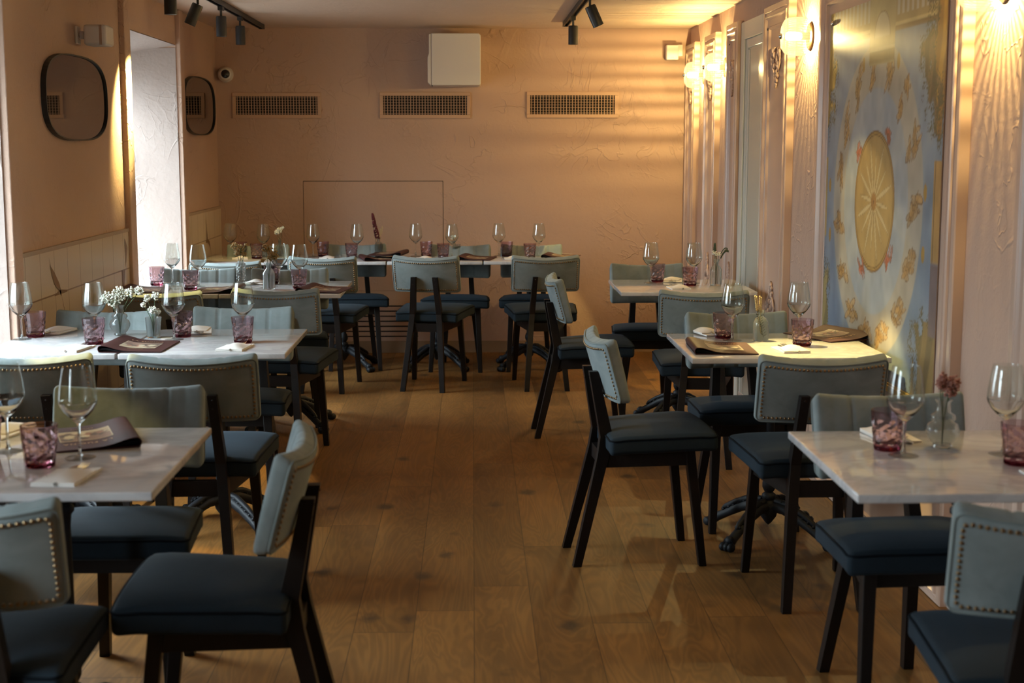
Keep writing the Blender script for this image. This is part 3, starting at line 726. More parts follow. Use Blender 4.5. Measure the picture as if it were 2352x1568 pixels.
# ------------------------------------------------------------------ chairs
def back_pt(u, w, t):
    """backrest frame: u across, w up from its lower edge, t from rear face to front"""
    yc = -.130 - .058 * w / .205
    y = yc + t * .962 + .032 * (u / .21) ** 2; z = .604 + w * .945 + t * .55 * max(0, w / .205) + .017 * (u / .21) ** 2 * max(0, w / .205)
    return Vector((u, y, z))
def make_chair():
    root = empty('dining_chair', (0, 0, 0))
    # backrest cushion with eight vertical channels on the front
    def fn(x, y, z, n):
        t = y
        if n.y > .3:
            ph = (x / .42 + .5) * 8; d = abs(ph - round(ph)) * .0525
            if .2 < ph < 7.8: t -= .006 * math.exp(-(d / .0034) ** 2) * min(1, (n.y - .3) * 2)
            t += .010 * (1 - (z - .1025) ** 2 / .0105) * n.y * (1 - (x / .21) ** 4)
        return back_pt(x, z, t)
    def fn2(x, y, z, n, f=fn):
        if n.z > .3 and n.y <= .6:
            ph = (x / .42 + .5) * 8; d = abs(ph - round(ph)) * .0525
            if .2 < ph < 7.8: z -= .0018 * math.exp(-(d / .0038) ** 2) * min(1, y / .02)
        return f(x, y, z, n)
    b = MB(); b.rbox((-.21, 0, 0), (.21, .046, .205), .016, (48, 2, 8), 3, fn2); back = b.build('backrest', M['sage'], root, True)
    def loop(hw, z0, z1, r, t, n=6):
        pts = []
        for cx, cz, a0 in ((hw - r, z1 - r, 0), (-hw + r, z1 - r, 90), (-hw + r, z0 + r, 180), (hw - r, z0 + r, 270)):
            for k in range(n + 1):
                a = math.radians(a0 + 90 * k / n); pts.append((cx + r * math.cos(a), cz + r * math.sin(a)))
        out = []
        for k, p in enumerate(pts):
            q_ = pts[(k + 1) % len(pts)]; L = math.hypot(q_[0] - p[0], q_[1] - p[1]); m_ = max(1, int(L / .02))
            for j in range(m_): out.append((p[0] + (q_[0] - p[0]) * j / m_, p[1] + (q_[1] - p[1]) * j / m_))
        return [back_pt(x, z, t) for x, z in out], out
    P1, _ = loop(.2085, .0015, .2035, .020, .006); b = MB(); b.tube(P1, .0036, 6, True); b.build('piping', M['pipe_sage'], back, True)
    P2, _ = loop(.195, .015, .190, .013, -.001)
    # nails evenly spaced
    b = MB(); acc = 0; step = .0132; last = P2[0]
    L = [(P2[(k + 1) % len(P2)] - P2[k]).length for k in range(len(P2))]; tot = sum(L); cnt = int(tot / step)
    for k in range(cnt):
        s = tot * k / cnt; i = 0
        while s > L[i]: s -= L[i]; i += 1
        p = P2[i].lerp(P2[(i + 1) % len(P2)], s / L[i]); b.ball(p, .0046, 1, 0, (1, .6, 1))
    b.build('nailhead_trim', M['brass'], back, True)
    # seat
    def hw(y): return .196 + (.230 - .196) * (y + .13) / .38
    def sf(x, y, z, n):
        X = x / .2 * hw(y); c = (1 - (x / .2) ** 4) * (1 - ((y - .06) / .19) ** 4)
        zz = z + (.016 * c if n.z > .3 else 0) + .026 * (y - .06) / .38 * .6
        if abs(y - .06) > .15 and abs(x) > .17: zz -= .003
        return Vector((X, y + (.010 * (1 - (x / .2) ** 2) if y > .2 else 0), zz))
    b = MB(); b.rbox((-.2, -.13, .425), (.2, .25, .487), .016, (10, 10, 2), 3, sf); seat = b.build('seat', M['navy'], root, True)
    pts = []
    for cx, cy_, a0 in ((.2, .25, 0), (-.2, .25, 90), (-.2, -.13, 180), (.2, -.13, 270)):
        r = .022
        for k in range(5):
            a = math.radians(a0 + 90 * k / 4); x = cx - math.copysign(r, cx) + r * math.cos(a); y = cy_ - math.copysign(r, cy_ - .06) + r * math.sin(a)
            pts.append((x, y))
    out = []
    for k, p in enumerate(pts):
        q_ = pts[(k + 1) % len(pts)]; n_ = max(1, int(math.hypot(q_[0] - p[0], q_[1] - p[1]) / .04))
        for j in range(n_): out.append(sf(p[0] + (q_[0] - p[0]) * j / n_, p[1] + (q_[1] - p[1]) * j / n_, .478, Vector((0, 0, 0))))
    b = MB(); b.tube(out, .0035, 6, True); b.build('piping', M['pipe_navy'], seat, True)
    # legs
    for s in (-1, 1):
        b = MB(); b.bar([(s * .125, -.235, 0, .030, .030), (s * .090, -.138, .40, .034, .042), (s * .084, -.126, .468, .034, .046), (s * .067, -.171, .700, .030, .032)])
        for zz, yy in ((.655, -.179), (.685, -.185)):
            b.ball((s * .069, yy, zz), .004, 0, 0, (1, .5, 1))
        bevel(b.build('leg', M['wood'], root), .003)
    for s in (-1, 1):
        b = MB(); b.bar([(s * .166, .215, 0, .028, .028), (s * .146, .165, .428, .036, .036)]); bevel(b.build('leg', M['wood'], root), .003)
    for s in (-1, 1):
        b = MB(); b.add([(s * .085 - .011, -.13, .352), (s * .085 + .011, -.13, .352), (s * .148 + .011, .165, .368), (s * .148 - .011, .165, .368),
                         (s * .085 - .011, -.13, .412), (s * .085 + .011, -.13, .412), (s * .148 + .011, .165, .430), (s * .148 - .011, .165, .430)],
                        [(0, 3, 2, 1), (4, 5, 6, 7), (0, 1, 5, 4), (1, 2, 6, 5), (2, 3, 7, 6), (3, 0, 4, 7)]); bevel(b.build('side_rail', M['wood'], root), .002)
    b = MB(); b.box((-.082, -.150, .360), (.082, -.126, .412)); b.build('rear_rail', M['wood'], root)
    b = MB(); b.box((-.140, .150, .375), (.140, .172, .428)); b.build('front_rail', M['wood'], root)
    return root
NB = 'chair with '
CH = [
 (.593, 5.093, -85, 'chair turned side-on to the aisle, pulled out beside the middle right table'),
 (.561, 7.342, -88, 'chair turned side-on, farthest along the right side of the aisle'),
 (-.262, 8.842, -12, 'chair with its studded back to us, left of the middle pair at the back table'),
 (.441, 8.851, 3, 'chair with its studded back to us at the right end of the back table'),
 (-.907, 8.80, -4, 'studded chair at the back table, its seat behind the end of the third left table'),
 (-1.44, 8.47, -3, 'studded chair at the back table nearest the window, behind vases of dried flowers'),
 (-1.46, 9.60, 180, 'chair facing us behind the back table near the tiled corner, mostly hidden'),
 (-.799, 9.658, 183, 'chair facing us behind the back table beside the dark red amaranth'),
 (-.099, 9.581, 175, 'chair facing us behind the middle of the back table'),
 (.401, 9.589, 180, 'chair facing us behind the right end of the back table'),
 (-1.004, 7.724, 182, 'chair facing us across the third left table, on its aisle side'),
 (-1.508, 7.734, 181, 'chair facing us across the third left table, beside the window reveal'),
 (-.924, 6.861, -5, 'studded chair on the near side of the third left table, by the aisle'),
 (-1.46, 6.76, -4, 'studded chair on the near side of the third left table, by the tiled wall'),
 (-.913, 4.72, 1, 'chair with its studded back to us at the second left table, by the aisle'),
 (-1.457, 4.74, 3, 'studded chair cut by the left frame edge at the second left table'),
 (-1.511, 5.72, 176, 'chair facing us across the second left table, behind the white flowers'),
 (-.969, 5.841, 178, 'chair facing us across the second left table, on its aisle side'),
 (-.969, 3.854, 180, 'olive-lit chair facing us behind the front left table'),
 (-1.015, 2.80, 5, 'studded chair in the bottom left corner of the picture'),
 (-.551, 3.255, 91, 'large chair turned side-on in the left foreground, end of the front left table'),
 (1.093, 6.719, -6, 'chair with its studded back to us at the far right table'),
 (.996, 7.984, 180, 'chair facing us behind the far right table'),
 (1.079, 5.594, 184, 'chair facing us behind the middle right table'),
 (1.13, 4.653, 1, 'chair with its wide studded back to us at the middle right table by the mural'),
 (1.145, 3.68, 184, 'chair facing us behind the front right table'),
 (1.137, 2.70, -9, 'studded chair in the bottom right corner of the picture')]
c0 = make_chair()
for i, (x, y, a, lb) in enumerate(CH):
    c = c0 if i == 0 else copy_tree(c0)
    c.location = (x, y, 0); c.rotation_euler = (0, 0, math.radians(a))
    tag(c, lb, 'chair', 'upholstered dining chairs')

# ------------------------------------------------------------------ tables
ZT = .75
def make_table(w, d):
    """origin on the floor below the centre"""
    root = empty('bistro_table', (0, 0, 0))
    b = MB(); b.rbox((-w / 2, -d / 2, ZT - .021), (w / 2, d / 2, ZT), .004, (1, 1, 1), 2)
    b.build('marble_top', M['marble'], root, True, 40)
    b = MB(); b.box((-w * .36, -.028, ZT - .036), (w * .36, .028, ZT - .022)); b.box((-.028, -d * .40, ZT - .036), (.028, d * .40, ZT - .022))
    b.box((-.07, -.07, ZT - .044), (.07, .07, ZT - .034)); b.build('under_bracket', M['black'], root)
    prof = [(.017, ZT - .044), (.017, .655), (.024, .648), (.024, .640), (.018, .634), (.025, .626), (.025, .616), (.018, .608), (.015, .58), (.017, .27), (.015, .24),
            (.021, .232), (.026, .215), (.026, .200), (.020, .186), (.015, .180), (.026, .172), (.028, .160), (.022, .150), (.034, .140), (.036, .110), (.030, .085), (.012, .060), (.001, .05)]
    b = MB(); b.lathe(prof[::-1], 20); b.build('column', M['iron'], root, True, 50)
    for k in range(4):
        a = PI / 4 + k * PI / 2; b = MB(); T = Matrix.Rotation(a, 4, 'Z')
        b.tube([(.02, 0, .125), (.07, 0, .122), (.13, 0, .098), (.19, 0, .066), (.235, 0, .042), (.262, 0, .028)], [.022, .022, .019, .017, .018, .024], 8, False, 0, T)
        b.tube([(.03, 0, .148), (.09, 0, .142), (.15, 0, .116), (.20, 0, .088), (.215, 0, .075)], [.012, .013, .012, .010, .005], 8, False, 0, T)
        for j in range(7): b.ball((.06 + j * .024, 0, .150 - .0118 * j), .010, 0, 0, (.8, 1.5, .9), T)
        for s in (-1, 0, 1): b.ball((.272, s * .018, .018), .018, 1, 0, (1.2, .75, 1), T)
        b.ball((.255, 0, .040), .022, 1, 0, (1, 1, .8), T)
        b.build('claw_foot', M['iron'], root, True, 60)
    return root
TB = [(-1.0, 3.41, .60, .72, 'marble-topped table in the left foreground'),
      (-.985, 5.485, .61, .70, 'marble-topped table of the second left pair, on the aisle side'),
      (-1.5475, 5.485, .505, .70, 'marble-topped table of the second left pair, against the window side'),
      (-.98, 7.56, .62, .71, 'marble-topped table of the third left pair, on the aisle side'),
      (-1.545, 7.56, .51, .71, 'marble-topped table of the third left pair, by the window reveal'),
      (.379, 9.58, .620, .70, 'right-hand end table of the long row by the back wall'),
      (-.247, 9.58, .622, .70, 'table of the back row second from its right end'),
      (-.875, 9.58, .624, .70, 'table of the back row under the dark red amaranth'),
      (-1.495, 9.58, .60, .70, 'table of the back row nearest the window'),
      (1.18, 3.33, .70, .69, 'marble-topped table in the right foreground'),
      (1.135, 5.31, .72, .67, 'marble-topped table beside the mural, lit yellow at its right end'),
      (1.115, 7.61, .71, .69, 'marble-topped table on the far right by the door')]
for x, y, w, d, lb in TB:
    t = make_table(w - .004, d); t.location = (x, y, 0); tag(t, lb, 'table', 'marble bistro tables')

# ------------------------------------------------------------------ glassware
def make_wine():
    root = empty('wine_glass', (0, 0, 0))
    out = [(.0365, 0), (.0365, .0010), (.020, .0030), (.0085, .0062)]
    b = MB(); b.lathe(out, 32); b.build('foot', M['pane'], root, True, 60)
    out = [(.0085, .0062), (.0045, .013), (.0034, .03), (.0034, .078), (.006, .086)]
    b = MB(); b.lathe(out, 20); b.build('stem', M['clear'], root, True, 60)
    prof = [(.0005, .0862), (.006, .0862), (.009, .0880), (.018, .097), (.033, .113), (.0425, .128), (.0450, .138), (.0445, .150), (.0410, .180), (.0365, .205), (.0337, .2212), (.0334, .2219), (.0329, .2219), (.0326, .2212), (.0354, .205), (.0400, .180), (.0434, .150), (.0438, .139), (.0412, .130), (.031, .115), (.016, .101), (.006, .0955), (.0005, .0955)]
    b = MB(); b.lathe(prof, 36); b.mi = [1 if sum(b.v[i][2] for i in f) / len(f) > .143 else 0 for f in b.f]; b.build('bowl', [M['clear'], M['pane']], root, True)
    return root
def make_tumbler():
    rnd = random.Random(5); n = 16
    b = MB(); rows = 7; prof = [(.0005, .0)] + [(.031, 0.0), (.0335, .003)] + [(.0345 + .0085 * k / rows, .012 + .080 * k / rows) for k in range(rows)] + [(.0430, .094), (.0432, .1)]
    inner = [(.0410, .1), (.0405, .092), (.0360, .05), (.0330, .026), (.030, .019), (.0005, .017)]
    J = {}
    def fn(r, z, i, k):
        if 2 < k < 3 + rows - 1:
            j = J.setdefault((i, k), rnd.uniform(-1, 1)); return r * (1 + (.020 if (i + k) % 2 else -.018) + .016 * j)
        return r
    vs_prof = prof + inner; b.lathe(vs_prof, n, None, 0, False, fn)
    fz = []
    for k, f in enumerate(b.f):
        z = sum(b.v[i][2] for i in f) / len(f); b.mi[k] = 1 if z < .017 else 0
    o = b.build('water_tumbler', [M['purple'], M['purpled']])
    return o
HL = 'wine glass '
WG = [(-.952, 3.40, 'wine glass standing behind the napkin on the front left table'),
      (-1.15, 3.48, 'wine glass cut by the left frame edge on the front left table'),
      (-1.758, 5.545, 'wine glass farthest left on the second left table, before the window reveal'),
      (-1.474, 5.54, 'wine glass just left of the white flowers on the second left table'),
      (-1.163, 5.52, 'wine glass just right of the white flowers on the second left table'),
      (-.897, 5.535, 'wine glass at the aisle end of the second left table'),
      (-1.636, 7.77, 'leftmost wine glass on the third left table, against the bright reveal'),
      (-1.470, 7.64, 'second wine glass from the left on the third left table'),
      (-1.050, 7.73, 'wine glass right of the ribbed bottle on the third left table'),
      (-.928, 7.64, 'wine glass nearest the aisle on the third left table'),
      (-1.650, 9.74, 'leftmost wine glass on the back table'),
      (-1.415, 9.67, 'second wine glass from the left on the back table'),
      (-1.080, 9.66, 'third wine glass from the left on the back table'),
      (-.780, 9.62, 'wine glass just left of the dark red amaranth on the back table'),
      (-.388, 9.70, 'wine glass between the amaranth and the hatch edge on the back table'),
      (-.140, 9.60, 'wine glass in front of small white flowers on the back table'),
      (.179, 9.72, 'second wine glass from the right on the back table'),
      (.451, 9.68, 'rightmost wine glass on the back table'),
      (.976, 7.76, 'left wine glass on the far right table'),
      (1.210, 7.74, 'right wine glass on the far right table'),
      (1.003, 5.433, 'left wine glass on the table beside the mural'),
      (1.269, 5.475, 'right wine glass on the table beside the mural'),
      (1.048, 3.37, 'left wine glass on the front right table'),
      (1.298, 3.38, 'wine glass cut by the right frame edge on the front right table')]
w0 = make_wine()
for i, (x, y, lb) in enumerate(WG):
    c = w0 if i == 0 else copy_tree(w0); c.location = (x, y, ZT); c.rotation_euler.z = i * .7; tag(c, lb, 'wine glass', 'wine glasses on the tables')
TG = [(-1.020, 3.31, 'purple faceted tumbler beside the menu on the front left table'),
      (-1.172, 3.44, 'purple tumbler at the left frame edge on the front left table'),
      (-1.736, 5.59, 'purple faceted tumbler farthest left on the second left table'),
      (-1.440, 5.40, 'purple tumbler left of the round vase on the second left table'),
      (-1.148, 5.60, 'purple tumbler right of the embossed vase on the second left table'),
      (-.880, 5.42, 'purple tumbler behind the aisle-side napkin on the second left table'),
      (-1.706, 7.70, 'reddish tumbler farthest left on the third left table'),
      (-1.477, 7.46, 'reddish faceted tumbler before the folded menu on the third left table'),
      (-1.085, 7.77, 'reddish tumbler half hidden by the ribbed bottle on the third left table'),
      (-.917, 7.51, 'reddish tumbler beside the aisle-side menu on the third left table'),
      (-1.575, 9.70, 'tumbler half hidden by dried flowers on the back table'),
      (-1.440, 9.52, 'purple tumbler glowing orange near the left end of the back table'),
      (-1.022, 9.70, 'purple tumbler right of the third wine glass on the back table'),
      (-.812, 9.54, 'purple tumbler left of the amaranth bottle on the back table'),
      (-.340, 9.69, 'purple tumbler behind the left studded chair of the back table'),
      (-.197, 9.50, 'purple tumbler beside the square glass of white flowers'),
      (.229, 9.67, 'purple tumbler second from the right on the back table'),
      (.381, 9.48, 'rightmost purple tumbler on the back table'),
      (.998, 7.79, 'left purple tumbler on the far right table'),
      (1.169, 7.60, 'right purple tumbler on the far right table'),
      (.981, 5.505, 'purple tumbler behind the menu on the table beside the mural'),
      (1.241, 5.285, 'purple tumbler before the right wine glass on the table beside the mural'),
      (1.032, 3.43, 'purple tumbler behind the left wine glass on the front right table'),
      (1.292, 3.27, 'purple tumbler cut by the right frame edge on the front right table')]
t0 = make_tumbler()
for i, (x, y, lb) in enumerate(TG):
    # keep clear of the wine glass beside it
    for (wx, wy, _) in WG:
        d = math.hypot(x - wx, y - wy)
        if d < .074: x += (x - wx) / d * (.074 - d); y += (y - wy) / d * (.074 - d)
    c = t0 if i == 0 else copy_tree(t0); c.location = (x, y, ZT + .0003); c.rotation_euler.z = i * 1.3; tag(c, lb, 'tumbler', 'purple faceted tumblers')

def shell(prof, th=.0022, base=.006):
    """outer profile to closed thick-walled vase profile"""
    inner = [(max(.0005, r - th), max(z, base)) for r, z in prof[::-1] if z > base or r > .01]
    return [(.0005, 0)] + prof + inner + [(.0005, base)]
def vase(name, prof, loc, label, fn=None, n=32, flat=False, th=.0025):
    b = MB(); b.lathe(shell(prof, th), n, None, 0, False, fn); o = b.build(name, M['clearv'], None, not flat, 60); o.location = (loc[0], loc[1], ZT + .0003); tag(o, label, 'vase', 'small glass flower vases'); return o
def rib(r, z, i, k): return r * (1 + (.02 if i % 2 else -.02))
bulbp = [(.020, 0), (.024, .004), (.022, .010), (.030, .018), (.039, .034), (.041, .046), (.036, .060), (.026, .066), (.026, .069), (.031, .074), (.030, .082), (.018, .090), (.0165, .112), (.021, .121)]
botp = [(.028, 0), (.030, .004), (.030, .070), (.029, .084), (.022, .100), (.013, .108), (.0115, .122), (.015, .126), (.014, .140)]
vase('round_vase', bulbp, (-1.404, 5.652), 'clear round-bellied glass vase on the second left table')
vase('round_vase', [(r * 1.02, z * 1.0) for r, z in bulbp], (1.172, 3.46), 'clear round-bellied glass vase with a pink flower on the front right table')
vase('embossed_vase', [(.024, 0), (.026, .004), (.027, .03), (.031, .074), (.032, .08)], (-1.256, 5.583), 'embossed clear glass tumbler vase on the second left table', lambda r, z, i, k: r * (1 + (.02 * math.sin(i * 1.7 + k) if .01 < z < .07 else 0)))
vase('diamond_vase', [(.026, 0), (.027, .003)] + [(.026, .008 + .0085 * k) for k in range(11)] + [(.026, .105), (.018, .109), (.017, .119)], (-1.275, 7.84), 'diamond-cut cylinder vase on the third left table', lambda r, z, i, k: r * (1 + (.05 if (i + k) % 2 else -.03) * (1 if .006 < z < .1 else 0)), 24, True)
vase('ribbed_bottle_vase', [(r * 1.05, z) for r, z in botp], (-1.070, 7.47), 'ribbed bottle vase on the third left table', rib, 48)
vase('bottle_vase', [(r * .75, z * .8) for r, z in botp], (-1.31, 9.70), 'small bottle vase of white flowers near the left end of the back table')
vase('ribbed_bottle_vase', [(r * .9, z * .88) for r, z in botp], (-.646, 9.78), 'ribbed bottle vase holding the dark red amaranth on the back table', rib, 48)
vase('square_vase', [(.030, 0), (.031, .003), (.031, .074), (.032, .076)], (-.115, 9.745), 'squared embossed glass vase of white flowers on the back table', lambda r, z, i, k: r * (1.0 + .12 * abs(math.cos(2 * (2 * PI * i / 32 + .78))) ** 2 + .015 * math.sin(i * 2.1 + k * 1.3)))
vase('ribbed_bottle_vase', botp, (1.313, 7.63), 'ribbed bottle vase on the far right table', rib, 48)
vase('patterned_bottle_vase', [(r * 1.0, z * .86) for r, z in botp], (1.112, 5.425), 'patterned bottle vase with wheat ears beside the mural', lambda r, z, i, k: r * (1 + (.015 * math.sin(i * 1.3 + k * 2) if z < .07 else 0)))

# ------------------------------------------------------------------ flowers
def stem_curve(p0, p1, bend):
    p0 = Vector(p0); p1 = Vector(p1); return [p0.lerp(p1, t) + Vector(bend) * math.sin(t * PI) for t in [k / 7 for k in range(8)]]
def bunch(name, loc, heads, blossom, label, r=.004, z0=.01, seed=1, cat='flowers'):
    """heads: (dx, dy, z, spread, count)"""
    rnd = random.Random(seed); root = empty(name, (loc[0], loc[1], ZT))
    b = MB(); f = MB()
    for dx, dy, z, sp, cnt in heads:
        b.tube([(0, 0, z0), (dx * .12, dy * .12, z * .45)] + [(dx * u, dy * u, z * (.45 + .55 * u)) for u in (.35, .7, 1)], .0013, 5)
        for k in range(int(cnt * 1.8)):
            a = rnd.uniform(0, 6.28); e = rnd.uniform(-1, 1); rr = sp * rnd.random() ** .4
            p = (dx + rr * math.cos(a) * math.sqrt(1 - e * e), dy + rr * math.sin(a) * math.sqrt(1 - e * e), z + rr * e)
            if k % 4 == 0: b.tube([(dx * .8, dy * .8, z - sp * .8), p], .0007, 4)
            f.ball(p, r * .78 * rnd.uniform(.6, 1.25), 0, 0, (1, 1, .8))
    b.build('stems', M['stem'], root, True); f.build('blossoms', M[blossom], root, True)
    tag(root, label, cat); return root
bunch('flower_sprig', (-1.404, 5.652), [(-.045, 0, .150, .026, 60), (.0, .01, .165, .032, 90), (-.02, 0, .135, .025, 50), (.05, .0, .172, .022, 50), (.085, 0, .178, .02, 45)], 'whiteflower', 'white blossom spray arching from the round vase on the second left table', .0052, .008, 2)
bunch('flower_sprig', (-1.256, 5.583), [(-.02, 0, .155, .015, 28), (.012, 0, .165, .018, 36), (-.035, 0, .13, .011, 18), (.0, -.01, .110, .018, 34), (.02, 0, .105, .013, 18)], 'whiteflower', 'white blossoms with dark leaves in the embossed tumbler vase', .0050, .008, 3)
bunch('dried_flower_bunch', (-1.275, 7.84), [(-.03, 0, .20, .022, 46), (0, 0, .185, .026, 54), (.03, 0, .205, .01, 14), (-.018, 0, .165, .018, 34), (.02, 0, .155, .016, 26)], 'dryflower', 'ochre dried flowers in the diamond-cut vase', .0052, .008, 4)
bunch('dried_flower_bunch', (-1.070, 7.47), [(-.012, 0, .215, .022, 46), (.02, 0, .195, .028, 60), (.035, 0, .175, .018, 34), (-.03, 0, .155, .014, 18), (.01, 0, .165, .018, 26)], 'dryflower', 'ochre dried flowers in the ribbed bottle on the third left table', .0052, .008, 5)
bunch('flower_sprig', (-1.31, 9.70), [(-.02, 0, .165, .017, 40), (.0, 0, .18, .02, 50), (.022, 0, .195, .01, 16)], 'whiteflower', 'cream blossoms rising above the back table near its left end', .0052, .008, 6)
bunch('flower_sprig', (-.115, 9.745), [(-.02, -.01, .125, .016, 34), (-.01, 0, .11, .012, 22), (-.03, 0, .10, .008, 10)], 'whiteflower', 'small white blossoms in the squared vase on the back table', .0048, .02, 7)
bunch('flower_sprig', (1.313, 7.63), [(-.012, 0, .175, .013, 26), (.015, 0, .168, .010, 16), (.0, 0, .165, .008, 10)], 'whiteflower', 'small white blossoms in the bottle on the far right table', .0045, .008, 8)
bunch('pink_flower', (1.172, 3.46), [(-.006, 0, .178, .012, 26), (.014, 0, .150, .022, 60), (.022, 0, .165, .018, 40), (-.012, 0, .160, .012, 20)], 'pinkflower', 'dusty pink flower head on the front right table', .0055, .008, 9)
# amaranth spike with two pale grasses
root = empty('amaranth_spray', (-.646, 9.78, ZT)); b = MB(); f = MB(); rnd = random.Random(4)
b.tube(stem_curve((.0, 0, .01), (-.038, 0, .25), (-.006, 0, 0)), .0016, 5)
for k in range(150):
    u = rnd.random(); z = .115 + .170 * u; x = -.003 - .036 * u ** .8; s = .015 * (1 - u) ** .6 + .003; a = rnd.uniform(0, 6.28)
    f.ball((x + s * math.cos(a) * .8, s * math.sin(a), z), .0058, 0)
b.build('stem', M['stem'], root); f.build('red_spike', M['amaranth'], root, True)
b = MB()
for dx, h in ((.028, .20), (.014, .185)):
    b.tube([(0, 0, .02), (dx * .5, 0, .12), (dx, 0, h)], .001, 4, mi=0)
    for j in range(10): b.ball((dx * (.78 + .022 * j) + .002 * (-1) ** j, 0, h - .05 + .005 * j), .0032, 0)
b.build('grass_ears', M['wheat'], root, True)
tag(root, 'dark red amaranth spike with pale grass ears on the back table', 'flowers')
# wheat ears with a dark leafy sprig
root = empty('wheat_bunch', (1.112, 5.425, ZT)); b = MB()
for dx, h in ((-.022, .172), (-.004, .170)):
    b.tube([(0, 0, .03), (dx * .5, 0, .09), (dx, 0, h)], .0012, 5)
    for j in range(14):
        z = h - .055 + .0042 * j; x = dx * (z / h) + .0028 * (-1) ** j; b.ball((x, 0, z), .0045, 0, 0, (.8, .8, 1.3))
b.build('wheat_ears', M['wheat'], root, True)
b = MB(); b.tube([(.012, 0, .014), (.0, 0, .06), (-.008, 0, .095)], .0013, 5)
for j in range(18):
    z = .018 + .0045 * j; x = .012 - .020 * (z - .014) / .08; s = (-1) ** j
    b.add([(x, 0, z), (x + s * .010, .003, z + .007), (x + s * .012, 0, z + .012), (x + s * .004, -.002, z + .007)], [(0, 1, 2, 3)])
b.build('leaves', M['leaf'], root)
tag(root, 'two wheat ears and a dark sprig in the bottle beside the mural', 'flowers')
root = empty('leafy_sprig', (1.318, 7.63, ZT)); b = MB()
b.tube([(-.002, .002, .01), (-.004, 0, .12), (-.018, 0, .215)], .0014, 5)
for j in range(40):
    z = .185 + .001 * j; a = j * 2.4; b.ball((-.014 + .006 * math.cos(a) * (1 - j / 60), .006 * math.sin(a) * (1 - j / 60), z), .0035, 0, 0, (1, 1, 1.4))
b.tube([(.004, -.002, .01), (.005, 0, .12), (.028, 0, .17), (.045, 0, .195), (.056, 0, .192)], .0012, 5)
for j in range(12):
    u = j / 11; x = .018 + .038 * u; z = .158 + .036 * math.sin(u * 2.0); b.ball((x + .003, 0, z - .008), .0042, 0, 0, (.8, .8, 1.8)); b.ball((x - .002, 0, z + .006), .0035, 0)
b.build('leaves', M['leaf'], root, True)
tag(root, 'dark leafy sprigs curling from the bottle on the far right table', 'flowers')

# ------------------------------------------------------------------ menus
ROUND = [(o.location.x, o.location.y, .037) for o in list(D.objects) if o.parent is None and o.get('category') in ('wine glass', 'tumbler', 'vase')]
def settle(x, y, a, w, d0, d1):
    """slide a flat thing (half width w, from -d0 to d1) off the round feet standing beside it"""
    A = math.radians(a); c, s = math.cos(A), math.sin(A)
    for _ in range(40):
        hit = False
        for px, py, r in ROUND:
            dx, dy = px - x, py - y; lx, ly = c * dx + s * dy, -s * dx + c * dy
            qx = min(max(lx, -w), w); qy = min(max(ly, -d0), d1); ex, ey = lx - qx, ly - qy; e = math.hypot(ex, ey)
            if e < r:
                hit = True
                if e < 1e-6: ex, ey, e = (lx, 0, abs(lx)) if abs(lx) / w > abs(ly) / d1 else (0, ly, abs(ly)); e = max(e, 1e-3); k = .01
                else: k = (r - e) * .6 + .0005
                x -= (c * ex - s * ey) / e * k; y -= (s * ex + c * ey) / e * k
        if not hit: break
    return x, y
def mz(x):        # height of the cover's upper leaf, spine at -x
    u = (x + .12) / .24
    return .0045 + .018 * math.exp(-((u - .10) / .22) ** 2) * (1 if u > .10 else 1) + .004 * (1 - u)
